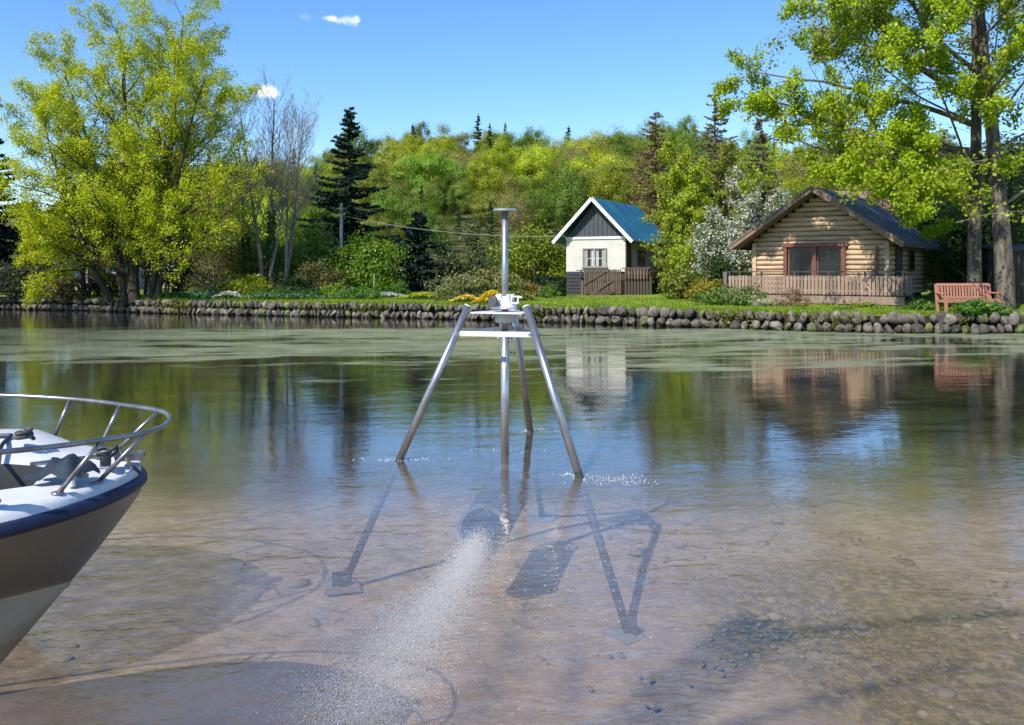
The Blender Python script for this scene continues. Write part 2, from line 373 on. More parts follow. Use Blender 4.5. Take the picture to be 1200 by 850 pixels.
# ------------------------------------------------------------------ leaf and tree builders
def unit(a): return a / np.maximum(np.linalg.norm(a, axis=1, keepdims=True), 1e-9)
def leaf_quads(P, size, rg, droop=0.0, asp=.62, bias=None, nrm=None, nw=1.0):
    n = len(P); a = rg.normal(size=(n, 3)); a[:, 2] -= droop
    if bias is not None: a = a * .7 + bias
    a = unit(a)
    if nrm is None: b = unit(np.cross(a, rg.normal(size=(n, 3))))
    else:
        m = unit(unit(nrm) * nw + unit(rg.normal(size=(n, 3)))); b = unit(np.cross(m, a)); a = unit(np.cross(b, m))
    s = (size * rg.uniform(.65, 1.35, n))[:, None]
    V = np.empty((n, 4, 3)); V[:, 0] = P - a * s * .5; V[:, 1] = P + b * s * .5 * asp + a * s * .05; V[:, 2] = P + a * s * .5; V[:, 3] = P - b * s * .5 * asp + a * s * .05
    return V.reshape(-1, 3), np.arange(n * 4).reshape(-1, 4)
def perp_dir(d, ang, az):
    u = d.orthogonal().normalized(); w = d.cross(u)
    return (d * cos(ang) + (u * cos(az) + w * sin(az)) * sin(ang)).normalized()
def grow(rd, sp, p, d, Ln, rad, out, lv=0):
    s = sp[lv]; n = s['seg']; pts = [p.copy()]; ds = [d]
    for i in range(n):
        d = (d + Vector((rd.gauss(0, s['wob']), rd.gauss(0, s['wob']), rd.gauss(0, s['wob']) + s['up']))).normalized()
        p = p + d * (Ln / n); pts.append(p.copy()); ds.append(d)
    tp_ = s.get('taper', .25)
    rads = [rad * (1 - (1 - tp_) * i / n) for i in range(n + 1)]
    out['tubes'].append((pts, rads, lv))
    if lv + 1 < len(sp):
        k = s['nc']; az = rd.uniform(0, 6.28)
        for j in range(k):
            tt = s['t0'] + (1 - s['t0']) * (j + rd.random()) / k
            f = tt * n; i = min(int(f), n - 1); q = pts[i].lerp(pts[i + 1], f - i); az += 2.4 + rd.uniform(-.5, .5)
            prof = s['prof'](tt) if 'prof' in s else (1 - .6 * tt)
            cd = perp_dir(ds[i + 1], s['ang'] * rd.uniform(.75, 1.25), az)
            if 'push' in s: cd = (cd + Vector(s['push']) * rd.random()).normalized()
            grow(rd, sp, q, cd, Ln * s['lr'] * prof * rd.uniform(.75, 1.25), max(rads[i] * s.get('rr', .5), .006), out, lv + 1)
    if lv >= len(sp) - s.get('leafl', 1) or lv == len(sp) - 1: out['twigs'].append(pts)
def wood_mb(tubes, minr=0.0):
    mb = MB()
    for pts, rads, lv in tubes:
        if rads[0] < minr: continue
        mb.path(pts, rads, (9, 6, 4, 3, 3)[lv], cap=False)
    return mb
def twig_points(twigs, n, spread, rg, tmin=.15):
    A = []; B = []
    for pts in twigs:
        for i in range(len(pts) - 1): A.append(pts[i]); B.append(pts[i + 1])
    A = np.array(A); B = np.array(B); k = rg.integers(0, len(A), n); u = rg.random((n, 1))
    return A[k] * (1 - u) + B[k] * u + rg.normal(size=(n, 3)) * spread
def hero_tree(name, label, cat, loc, stems, sp, nleaf, lsize, color, seed, bark=BARK, spread=.12, droop=.3, group=None, asp=.62, minr=0, cull=None, leafm=None, limb=None):
    rd = random.Random(seed); rg = np.random.default_rng(seed); out = {'tubes': [], 'twigs': []}
    root = thing(name, label, cat, loc, group=group)
    for (off, d, Ln, rad, *lv_) in stems: grow(rd, sp, Vector(off), Vector(d).normalized(), Ln, rad, out, lv_[0] if lv_ else 0)
    if cull: out['twigs'] = [t_ for t_ in out['twigs'] if cull(t_[-1])]
    if cull: out['tubes'] = [q for q in out['tubes'] if q[2] == 0 or q[0][-1].z > 2.7 + max(-q[0][-1].x - (1.6 if 'edge' in label else 2.2), 0) * (.7 if 'edge' in label else .45)]
    if limb:
        wood_mb([q for q in out['tubes'] if q[2] == 0]).build('trunk', bark, root, True); wood_mb([q for q in out['tubes'] if q[2]], minr).build('limbs', limb, root, True)
    else: wood_mb(out['tubes'], minr).build('trunk', bark, root, True)
    if nleaf:
        P = twig_points(out['twigs'], nleaf, spread, rg)
        ctr = np.array([0, 0, P[:, 2].mean() * .8]); nr_ = unit(P - ctr) * .8 + np.array([0, -.15, .5])
        V, F = leaf_quads(P, lsize, rg, droop, asp, nrm=nr_, nw=.9)
        o = obj('crown', np_mesh('crown', V, F, [leafm or LEAF]), root); o.color = (*color, 1)
    return root, out
def clump_points(rg, n, size, nclump, inner=.45, csz=.2, squash=1.0):
    """points in leaf clumps spread through an uneven ellipsoid crown standing on z=0"""
    u = unit(rg.normal(size=(nclump, 3))); rr = (inner + (1 - inner) * rg.random((nclump, 1)) ** .6)
    lob = 1 + .22 * np.sin(3 * np.arctan2(u[:, 1:2], u[:, :1]) + rg.uniform(0, 6)) * rg.uniform(.4, 1) + rg.normal(size=(nclump, 1)) * .09
    cc = u * rr * lob; k = rg.integers(0, nclump, n)
    P = cc[k] + rg.normal(size=(n, 3)) * csz * rg.uniform(.5, 1.2, (nclump, 1))[k]
    nr_ = (P - cc[k]) / csz * .6 + cc[k] + np.array([0, 0, .35])
    P = P * np.array(size) / 2; P[:, 2] += size[2] / 2
    return P, cc, nr_
def blob_tree_mesh(name, seed, size, trunk_h, n, lsize, nclump=60, bark=BARK, csz=.17, droop=.2, lm=None, limbs=9):
    rg = np.random.default_rng(seed); rd = random.Random(seed)
    P, cc, nr_ = clump_points(rg, n, size, nclump, .4, csz)
    P[:, 2] += trunk_h; kp = P[:, 2] > .05; P = P[kp]
    V, F = leaf_quads(P, lsize, rg, droop, nrm=nr_[kp], nw=2.0)
    mb = MB(); h = trunk_h + size[2] * .75; r0 = h * .022
    mb.path([(0, 0, -.5), (.05 * h * rd.uniform(-1, 1), 0, h * .45), (0, .04 * h, h)], [r0, r0 * .7, r0 * .2], 6, False)
    for k in range(limbs):
        e = cc[rd.randrange(len(cc))] * np.array(size) / 2 * .9; e[2] += trunk_h + size[2] / 2
        z0 = trunk_h * .7 + (h - trunk_h) * rd.random() * .5
        if e[2] < z0: continue
        m_ = Vector((e[0] * .5, e[1] * .5, (z0 + e[2]) / 2 + .2)); mb.path([(0, 0, z0), m_, e], [r0 * .4, r0 * .3, r0 * .1], 4, False)
    nb = len(mb.v); wf = [f for f in mb.f if len(f) == 4]
    V = np.concatenate([np.array(mb.v), V]); F = np.concatenate([np.array(wf), F + nb]); mi = [0] * len(wf) + [1] * (len(F) - len(wf))
    return np_mesh(name, V, F, [bark, lm or LEAF], mi=mi)
def conifer_parts(seed, h, rb, n, lsize, density=1.0, t0=.06, droop=.35, nw=22, sharp=1.0):
    rg = np.random.default_rng(seed); rd = random.Random(seed); mb = MB()
    mb.path([(0, 0, -.3), (0, 0, h * .5), (.02 * h * rd.uniform(-1, 1), 0, h)], [h * .016, h * .01, .01], 7, False)
    seg = []; wts = []
    for w in range(nw):
        tt = t0 + (1 - t0) * (w / nw) ** .92
        for k in range(rd.randint(4, 6)):
            a = rd.uniform(0, 6.28); t1_ = min(max(tt + rd.uniform(-.6, .6) / nw, .02), .99); ln = rb * (1 - t1_) ** sharp * rd.uniform(.45, 1.2) + .12 * rd.random() + .03 * rb
            z0 = h * t1_; el = -.12 + .5 * tt
            m_ = Vector((cos(a) * ln * .55, sin(a) * ln * .55, z0 + ln * (el * .6 - droop * .35))); e = Vector((cos(a) * ln, sin(a) * ln, z0 + ln * (el - droop * .35)))
            mb.path([(0, 0, z0), m_, e], [.012 + .012 * ln, .01 + .006 * ln, .006], 3, False)
            seg.append((Vector((0, 0, z0)), m_, e)); wts.append(ln)
    wts = np.array(wts); k = rg.choice(len(seg), n, p=wts / wts.sum()); u = rg.random(n) ** .75
    A = np.array([[*s[0]] for s in seg])[k]; M_ = np.array([[*s[1]] for s in seg])[k]; E = np.array([[*s[2]] for s in seg])[k]; u = u[:, None]
    P = np.where(u < .55, A + (M_ - A) * (u / .55), M_ + (E - M_) * ((u - .55) / .45))
    side = unit(np.cross(E - A, [0, 0, 1.0])); wid = (1.15 - u) * wts[k][:, None] * .22
    sg = rg.uniform(-1, 1, (n, 1)); P = P + side * sg * wid; P[:, 2] -= np.abs(sg[:, 0]) * wid[:, 0] * .35 + rg.random(n) * .12 * lsize
    bias = unit(E - A) + side * sg * .8
    V, F = leaf_quads(P, lsize, rg, .25, .3, bias)
    return mb, V, F

# ------------------------------------------------------------------ hillside wood
def join_two(name, mb, V, F, m0, m1):
    nb = len(mb.v); wf = [f for f in mb.f if len(f) == 4]
    return np_mesh(name, np.concatenate([np.array(mb.v), V]), np.concatenate([np.array(wf), F + nb]), [m0, m1], mi=[0] * len(wf) + [1] * len(F))
ROUND = [blob_tree_mesh('broadleaf_tree', 100 + k, (8.5, 8.5, 6.2 + .7 * (k % 3)), 1.0, 21000, .20, 46, csz=.14) for k in range(5)]
TALL = [blob_tree_mesh('tall_tree', 120 + k, (6.4, 6.4, 8.8), 1.2, 18000, .20, 46, csz=.13) for k in range(3)]
THIN = [blob_tree_mesh('budding_tree', 140 + k, (7.2, 7.2, 7.4), 1.6, 5200, .19, 90, csz=.18, limbs=34, bark=TWIG) for k in range(3)]
FIR = []
for k in range(3):
    mb, V, F = conifer_parts(160 + k, 12, 2.5, 2600, .55, nw=20); FIR.append(join_two('fir_tree', mb, V, F, BARK, NEEDLE))
KINDS = {
 'lime': ('lime green broadleaf tree in wood', ROUND, (.36, .43, .025)),
 'mid': ('mid green broadleaf tree in wood', ROUND, (.17, .29, .03)),
 'olive': ('olive green domed tree in wood', ROUND, (.27, .32, .05)),
 'tall': ('tall narrow green tree in wood', TALL, (.20, .30, .04)),
 'bud': ('brownish thin budding tree in wood', THIN, (.27, .24, .09)),
 'fir': ('dark pointed fir in wood', FIR, (.03, .065, .03)),
}
placed = []
KINDS['dark'] = ('dark green broadleaf tree behind the bench trees', ROUND, (.05, .085, .02))
r = random.Random(21)
def put_tree(kind, x, y, s, zoff=0.0):
    lab, ms, col = KINDS[kind]
    px = 600 + FPX * x / y
    lab += ', ' + ('on the ridge' if y > 200 else 'high on the slope' if y > 155 else 'halfway up' if y > 110 else 'at its foot')
    lab += next(w for e, w in ((330, ' behind the yellow tree'), (455, ' behind the dark spruce'), (590, ' left of the mast'), (690, ' right of the mast'), (790, ' above the blue roof'), (900, ' between house and cabin'), (9999, ' behind the cabin')) if px < e)
    o = obj({'fir': 'fir_tree', 'bud': 'budding_tree'}.get(kind, 'broadleaf_tree'), r.choice(ms), None, (x, y, land(x, y) - .2 + zoff), r.uniform(0, 6.28))
    o.scale = (s * r.uniform(.9, 1.12), s * r.uniform(.9, 1.12), s * r.uniform(.9, 1.15))
    j = r.uniform(.6, 1.3); o.color = (col[0] * j * r.uniform(.9, 1.12), col[1] * j, col[2] * j, 1)
    tag(o, lab, 'tree', {'lime': 'lime green trees on the hill', 'mid': 'mid green trees on the hill', 'olive': 'olive trees on the hill', 'tall': 'tall trees on the hill', 'bud': 'budding trees on the hill', 'dark': 'dark trees behind the bench', 'fir': 'fir trees on the hill'}[kind])
y = 80.0
while y < 246:
    sp_ = 6.6 + (y - 80) * .022
    lo, hi = X(150, y), X(1120, y); x = lo + r.uniform(0, sp_)
    while x < hi:
        px = 600 + FPX * x / y; f = (y - 80) / 166
        if f > .80: kind = r.choices(['fir', 'mid', 'tall', 'olive'], [.42, .36, .12, .10])[0]
        elif f > .55: kind = r.choices(['olive', 'mid', 'lime', 'fir', 'bud', 'tall'], [.36, .26, .14, .10, .06, .08])[0]
        else: kind = r.choices(['olive', 'lime', 'mid', 'bud', 'tall', 'fir'], [.30, .22, .14, .18, .11, .05])[0]
        s = r.uniform(.58, 1.22) * ((.55 + .3 * f) if kind == 'fir' else 1) * (.82 + .42 * f)
        placed.append((kind, x + r.uniform(-1.6, 1.6), y + r.uniform(-2, 2), s))
        x += sp_ * r.uniform(.85, 1.2)
    y += sp_ * 1.12
print('hill trees', len(placed))
if len(placed) > 295:
    r.shuffle(placed); placed = placed[:295]
for q in placed: put_tree(*q)
for px, y, s in ((1085, 52, .8), (1135, 49, .85), (1185, 47, 1.0), (1240, 50, 1.1), (1215, 58, 1.2), (1150, 62, 1.1)): put_tree('dark', X(px, y), y, s)

# ------------------------------------------------------------------ white house with blue roof
WHITE = mat('white_render', (.62, .60, .55), .85, (.52, .50, .45), 1.6, .25, 30)
SLATE = mat('dark_blue_boards', (.045, .056, .068), .7, (.075, .088, .10), 3, .2, 20, stretch=(8, 8, .6))
BLUER = mat('blue_metal', (.012, .10, .20), .38, (.02, .16, .27), .9, metal=.35, spec=.6)
TRIMW = mat('white_paint', (.8, .79, .76), .5, (.70, .69, .65), 3)
GLASS = mat('window_glass', (.018, .024, .03), .12, spec=.22)
CURT = mat('curtain', (.55, .56, .58), .9, (.40, .41, .43), 6, stretch=(6, 6, .3))
GREYW = mat('grey_frame', (.36, .34, .29), .7, (.28, .265, .23), 5)
BLACKB = mat('tarred_board', (.035, .036, .042), .7, (.07, .072, .08), 5, .3, 25, stretch=(.6, .6, 6))
WOODS = mat('weathered_slat', (.075, .052, .037), .85, (.175, .125, .09), 4, .3, 22, stretch=(7, 7, .8), rand=.25)
WOODD = mat('dark_wood', (.045, .034, .026), .8, (.085, .066, .05), 5, .3, 22)
def shared(mb, name, m): return mb.mesh(name, m)
BOXM = {}
def slat(name, m, parent, c, d, rot=(0, 0, 0)):
    """one board: a unit chamfered box shared by all boards of the material"""
    if m.name not in BOXM:
        q = MB(); q.box((0, 0, 0), (1, 1, 1)); BOXM[m.name] = q.mesh(name, m)
    o = obj(name, BOXM[m.name], parent, c); o.scale = d; o.rotation_euler = rot
    return o
th = R(-27); Yh = 44.0
hx, hy = X(733, Yh), Yh                          # front right corner of the wall
HWd, HD, HB, HE, HR = 3.2, 6.2, 1.98, 3.68, 5.66  # width, depth, top of lower storey, eave, ridge
gz = .85
H = thing('house', 'small white gabled house with blue metal roof beyond the bank', 'house', (hx - HWd / 2 * cos(th), hy - HWd / 2 * sin(th), 0), th)
w2 = HWd / 2
def prism_wall(parent, name, m, w, y0, y1, z0, z1):
    q = MB(); q.box((0, (y0 + y1) / 2, (z0 + z1) / 2), (w, y1 - y0, z1 - z0)); return q.build(name, m, parent)
prism_wall(H, 'wall', WHITE, HWd, 0, HD, HB, HE)
g = MB(); rise = HR - HE - .12
g.add([(-w2, .0, HE), (w2, .0, HE), (0, .0, HE + rise), (-w2, HD, HE), (w2, HD, HE), (0, HD, HE + rise)], [(0, 1, 2), (5, 4, 3), (0, 3, 4, 1), (1, 4, 5, 2), (2, 5, 3, 0)])
gable = g.build('gable', SLATE, H)
nb = 13
for k in range(nb + 1):
    x = -w2 + HWd * k / nb; hh = rise * (1 - abs(x) / w2)
    if hh > .15: slat('batten', SLATE, gable, (x, -.018, HE + hh / 2), (.045, .036, hh - .04))
o = MB(); o.box((0, -.03, HE), (HWd + .04, .06, .12)); o.build('band', TRIMW, H)
# lower storey: tarred boards
lo = MB(); lo.box((0, HD / 2 + .05, (gz - .5 + HB) / 2), (HWd - .16, HD - .1, HB - gz + .5)); lo.build('base_wall', WOODD, H)
nB = 7
for k in range(nB):
    zc = gz - .1 + (HB - gz + .1) * (k + .5) / nB; slat('plank', BLACKB, H, (-w2 + .42, -.0, zc), (.80, .08, (HB - gz + .1) / nB - .035), (R(7), 0, 0))
    slat('plank', BLACKB, H, (-w2 + .99, .01, zc), (.26, .07, (HB - gz + .1) / nB - .045), (R(7), 0, 0))
slat('post', BLACKB, H, (-w2 + .84, -.03, (gz + HB) / 2), (.07, .09, HB - gz + .2))
# slatted skirt with stair brace
for k in range(21):
    x = -w2 + 1.2 + k * .094
    o = slat('slat', WOODS, H, (x, -.42, (gz + HB) / 2 + .03 + .02 * (k % 3)), (.058, .035, HB - gz + .12), (0, R(rnd.uniform(-1.5, 1.5)), 0))
slat('handrail', WOODS, H, (-w2 + 1.75, -.47, HB - .32), (1.35, .05, .07), (0, R(-29), 0))
slat('handrail', WOODS, H, (.2, -.45, HB + .06), (2.1, .07, .05))
slat('stair_board', WOODS, H, (.55, -.48, gz + .35), (1.3, .05, .06), (0, R(-32), 0))
slat('fence_post', WOODS, H, (-w2 + 1.10, -.46, gz + .28), (.09, .09, .75))
for k in range(4): slat('step', WOODS, H, (.55 + .1 * k, -.62 + .12 * k, gz - .02 + .09 * k), (1.0, .2, .05))
# side deck on the right with railing
dk = MB(); dk.box((w2 + .65, 2.6, HB - .07), (1.3, 5.6, .10)); dk.build('deck', WOODD, H)
for k in range(30):
    slat('slat', WOODS, H, (w2 + 1.3, -.1 + k * .19, HB - .10), (.035, .10, .52))
for k in range(8): slat('slat', WOODS, H, (w2 + .1 + k * .155, -.24, HB - .10), (.09, .035, .50))
slat('handrail', WOODS, H, (w2 + .62, -.25, HB + .17), (1.42, .07, .05))
slat('handrail', WOODS, H, (w2 + 1.31, 2.65, HB + .21), (.07, 5.8, .05))
for k in range(9): slat('under_slat', WOODD, H, (w2 + .05 + k * .16, -.1, gz + .32), (.12, .03, 1.0))
# window with grey shutter boards and mullion
fw = MB(); wx, wz = -.02, HB + .70; ww, wh = 1.28, .98
for sx_ in (-1, 1): fw.box((wx + sx_ * (ww / 2 - .03), -.05, wz), (.06, .12, wh))
fw.box((wx, -.05, wz + wh / 2 - .03), (ww - .12, .12, .06)); fw.box((wx, -.07, wz - wh / 2 + .02), (ww + .1, .18, .06)); fw.box((wx, -.05, wz), (.10, .10, wh - .10))
win = fw.build('window', GREYW, H)
for sx_ in (-1, 1):
    q = MB(); q.box((wx + sx_ * .295, -.012, wz), (.46, .02, wh - .1)); q.build('pane', GLASS, win)
    q = MB(); q.box((wx + sx_ * .48, -.035, wz), (.20, .02, wh - .12)); q.build('shutter', GREYW, win)
    q = MB(); q.box((wx + sx_ * .2, -.03, wz - .04), (.34, .02, .022)); q.box((wx + sx_ * .2 , -.03, wz), (.02, .02, wh - .12)); q.build('glazing_bar', TRIMW, win)
    q = MB(); q.box((wx + sx_ * .12, -.027, wz), (.08, .008, wh - .14)); q.build('curtain', CURT, win)
# side door and window
q = MB(); q.box((w2 + .012, .42, HB + .78), (.05, .62, 1.5)); dr = q.build('door', WOODD, H)
q = MB(); q.box((w2 + .03, .79, HB + .78), (.08, .09, 1.56)); q.build('door_post', mat('orange_timber', (.42, .22, .09), .7, (.32, .17, .07), 5), H)
q = MB(); q.box((w2 + .015, 2.4, HB + .7), (.04, 1.1, .8)); q.build('side_window', GLASS, H)
# roof: two slabs with standing seams
def gable_roof(parent, w, over_x, f, bk, zr, ze, thick, m, seam_m=None, nseam=0, name='roof'):
    half = w / 2; sl_ = (zr - ze) / (half + over_x)
    rf = None
    for sd in (-1, 1):
        q = MB(); xe = sd * (half + over_x); up = thick
        a = [(0, f, zr), (xe, f, ze), (xe, bk, ze), (0, bk, zr)]
        vs = a + [(p[0], p[1], p[2] + up) for p in a]
        fs = [(0, 1, 2, 3), (7, 6, 5, 4), (0, 4, 5, 1), (1, 5, 6, 2), (2, 6, 7, 3), (3, 7, 4, 0)]
        q.add(vs, fs if sd < 0 else [tuple(reversed(f_)) for f_ in fs])
        rf = q.build(name, m, parent)
        for k in range(nseam):
            yy = f + (bk - f) * (k + .5) / nseam
            s_ = MB(); s_.bar((0 if sd > 0 else -0, yy, zr + up + .012), (xe, yy, ze + up + .012), .035, .05); s_.build('seam', seam_m, rf)
    return rf
gable_roof(H, HWd, .52, -.5, HD + .3, HR - .05, HE - .27, .07, BLUER, BLUER, 16)
for sd in (-1, 1):
    q = MB(); q.bar((sd * .0, -.53, HR - .03), (sd * (w2 + .53), -.53, HE - .24), .05, .17); q.build('bargeboard', TRIMW, H)
    q = MB(); q.bar((sd * (w2 + .54), -.45, HE - .25), (sd * (w2 + .54), HD + .3, HE - .25), .06, .12); q.build('fascia', TRIMW if sd < 0 else WOODD, H)

# ------------------------------------------------------------------ log cabin
LOG = mat('pale_log', (.38, .26, .155), .75, (.60, .445, .30), 2.4, .25, 14, stretch=(.5, .5, 6), rand=.12)
LOGEND = mat('log_end', (.55, .42, .26), .8, (.42, .30, .17), 9)
CHINK = mat('log_wall_core', (.07, .045, .025), .9)
ROOFT = mat('dark_roof_felt', (.035, .042, .055), .75, (.06, .068, .082), 5, .3, 18)
BARGE = mat('brown_bargeboard', (.17, .115, .085), .7, (.24, .17, .13), 4, .2, 18)
REDB = mat('red_brown_frame', (.13, .05, .035), .6, (.18, .075, .055), 5)
DSL = mat('deck_slat', (.20, .135, .10), .85, (.36, .26, .20), 4, .3, 22, stretch=(7, 7, .8), rand=.22)
ct = R(-36); cx, cy = X(1040, 34.0), 34.0
CW, CD, CF, CE, CR = 5.22, 6.8, 1.10, 3.16, 5.28
c2 = CW / 2
CB = thing('log_cabin', 'pale log cabin with brown bargeboards and railed deck beside the big tree', 'cabin', (cx - c2 * cos(ct), cy - c2 * sin(ct), 0), ct)
co = MB(); xi = c2 - .13
co.box((0, CD / 2, (CF - .25 + CE) / 2), (2 * xi, CD - .2, CE - CF + .25))
gr_ = CR - CE - .1
co.add([(-xi, .10, CE), (xi, .10, CE), (0, .10, CE + gr_), (-xi, CD - .1, CE), (xi, CD - .1, CE), (0, CD - .1, CE + gr_)], [(0, 1, 2), (5, 4, 3), (1, 4, 5, 2), (2, 5, 3, 0)])
co.build('wall', CHINK, CB)
def log_mb(x0, x1, y, z, r_, along='x'):
    q = MB(); n = 7; rr = random.Random(int(z * 1000 + x0 * 77))
    pts = [(x0 + (x1 - x0) * i / n, y + rr.uniform(-.008, .008), z + rr.uniform(-.008, .008)) for i in range(n + 1)]
    if along == 'y': pts = [(p[1], p[0], p[2]) for p in pts]
    q.path(pts, [r_ * rr.uniform(.95, 1.04) for _ in pts], 8); return q
wx0, wx1, wzt = -1.30, 1.02, 3.06
ls = .196; k = 0; z = CF + .06
while z < CR - .15:
    hw = c2 if z < CE - .25 else (CR - .16 - z) / ((CR - CE + .16) / (c2 + .74))
    hw = min(hw, c2 + .05)
    if hw > .12:
        if z < wzt: segs = [(-hw, wx0 - .05), (wx1 + .05, hw)]
        else: segs = [(-hw, hw)]
        for a_, b_ in segs: log_mb(a_, b_, .02, z, ls * .505).build('log', LOG, CB, True)
    if z < CE: log_mb(.05, CD, c2 - .02, z, ls * .505, 'y').build('log', LOG, CB, True)
    if z < CE: log_mb(.05, CD, -c2 + .02, z, ls * .505, 'y').build('log', LOG, CB, True)
    z += ls
# corner posts, door unit
for x in (-c2 + .0, c2 - .0):
    q = MB(); q.box((x, -.05, (CF + CE) / 2), (.16, .18, CE - CF - .05)); q.build('corner_post', LOG, CB)
q = MB(); q.box((c2 - .36, -.12, (CF + CE) / 2 - .05), (.09, .07, CE - CF - .3)); q.build('drainpipe', REDB, CB)
q = MB(); zc = (CF + wzt) / 2; zh = wzt - CF
for x in (wx0, (wx0 + wx1) / 2 + .02, wx1): q.box((x, -.08, zc), (.14, .2, zh))
q.box(((wx0 + wx1) / 2, -.09, wzt), (wx1 - wx0 + .3, .22, .16)); q.box(((wx0 + wx1) / 2, -.075, CF + .06), (wx1 - wx0 - .15, .16, .12))
du = q.build('patio_door', REDB, CB)
for s_ in (-1, 1):
    xm = (wx0 + wx1) / 2 + .02 + s_ * .58
    q = MB(); q.box((xm, -.04, zc), (1.0, .03, zh - .16)); q.build('pane', GLASS, du)
    q = MB()
    for e in (-1, 1): q.box((xm + e * .47, -.06, zc), (.07, .07, zh - .26))
    q.box((xm, -.06, wzt - .13), (.87, .07, .08)); q.build('sash', REDB, du)
    if s_ > 0:
        q = MB(); q.box((xm + .05, -.022, zc), (.16, .006, zh - .3)); q.box((xm + .33, -.022, zc), (.12, .006, zh - .3)); q.build('curtain', CURT, du)
# side window and door under the eave
q = MB(); q.box((c2 + .09, 1.4, 2.15), (.1, 1.0, 1.9)); q.build('side_door', WOODD, CB)
q = MB(); q.box((c2 + .10, 3.6, 2.45), (.08, 1.0, .9)); sw = q.build('side_window', REDB, CB)
q = MB(); q.box((c2 + .145, 3.6, 2.45), (.02, .84, .74)); q.build('pane', GLASS, sw)
gable_roof(CB, CW, .74, -.85, CD + .5, CR - .02, CE - .18, .10, ROOFT)
for sd in (-1, 1):
    q = MB(); q.bar((0, -.89, CR - .02), (sd * (c2 + .78), -.89, CE - .19), .06, .22); q.build('bargeboard', BARGE, CB)
    q = MB(); q.bar((0, -.93, CR + .06), (sd * (c2 + .79), -.93, CE - .11), .05, .06); q.build('roof_edge', BARGE, CB)
    q = MB(); q.box((sd * (c2 + .76), CD / 2 - .15, CE - .17), (.07, CD + 1.2, .16)); q.build('gutter', WOODD, CB)
    q = MB(); sx0 = sd * (c2 + .72); q.add([(0, -.84, CR - .12), (sx0, -.84, CE - .27), (sx0, .0, CE - .27), (0, .0, CR - .12)], [(0, 1, 2, 3)]); q.build('soffit', BARGE, CB)
# deck with slatted railing
dx0, dx1, dy = -c2 - .70, c2 + .86, -1.12
q = MB(); q.box(((dx0 + dx1) / 2, dy / 2 + .3, CF - .06), (dx1 - dx0, -dy + .6, .10)); q.build('deck', WOODD, CB)
q = MB(); q.box(((dx0 + dx1) / 2, dy - .03, CF - .20), (dx1 - dx0, .07, .30)); q.build('deck_fascia', DSL, CB)
n = 48
for k in range(n):
    x = dx0 + .08 + (dx1 - dx0 - .16) * k / (n - 1); slat('slat', DSL, CB, (x, dy - .09, CF + .36 + rnd.uniform(-.012, .012)), (.105, .028, .72), (0, R(rnd.uniform(-1, 1)), 0))
for k in range(7): slat('slat', DSL, CB, (dx1 + .05, dy + .05 + k * .145, CF + .36), (.028, .11, .72))
for zz in (CF + .60, CF + .15): slat('rail', DSL, CB, ((dx0 + dx1) / 2, dy - .055, zz), (dx1 - dx0, .04, .08))
slat('handrail', WOODD, CB, ((dx0 + dx1) / 2, dy - .03, CF + .88), (dx1 - dx0 + .08, .06, .045))
for k in range(6): slat('rail_post', WOODD, CB, (dx0 + .05 + (dx1 - dx0 - .1) * k / 5, dy - .03, CF + .40), (.07, .07, .92))
for x in (dx0 + .1, -.6, 1.2): slat('stilt', WOODD, CB, (x, dy + .15, .8), (.12, .12, .5))
slat('gate_post', mat('grey_post', (.10, .10, .10), .8, (.16, .16, .16), 5), CB, (dx0 - .10, dy - .1, CF + .10), (.16, .16, 1.55))
for k in range(6): slat('stone_pier', WOODD, CB, (-c2 + .4 + k * .9, .4, .75), (.3, .3, .6))

# ------------------------------------------------------------------ bench
BW = mat('red_bench_wood', (.36, .15, .10), .65, (.50, .25, .17), 6, .2, 24, stretch=(1, 6, 6), rand=.15)
by = 29.55; bx = X(1134, by); bzz = land(bx, by)
BN = thing('garden_bench', 'slatted reddish wooden garden bench on the bank under the big tree', 'bench', (bx, by, bzz), R(8))
bw = 2.02
for sx_ in (-1, 1):
    x = sx_ * (bw / 2 - .04)
    slat('leg', BW, BN, (x, -.28, .31), (.075, .075, .64)); slat('leg', BW, BN, (x, .22, .47), (.075, .07, .95), (R(-7), 0, 0))
    slat('armrest', BW, BN, (x, -.05, .65), (.10, .62, .045)); slat('side_rail', BW, BN, (x, -.03, .38), (.05, .5, .08))
for k in range(5): slat('seat_slat', BW, BN, (0, -.28 + k * .115, .44 - .012 * k), (bw - .02, .09, .03))
slat('seat_rail', BW, BN, (0, -.30, .375), (bw - .1, .04, .09))
slat('back_rail', BW, BN, (0, .285, .92), (bw - .12, .05, .085), (R(-7), 0, 0)); slat('back_rail', BW, BN, (0, .225, .49), (bw - .12, .05, .07), (R(-7), 0, 0))
for k in range(17): slat('back_slat', BW, BN, (-bw / 2 + .14 + k * (bw - .28) / 16, .255, .705), (.06, .022, .40), (R(-7), 0, 0))

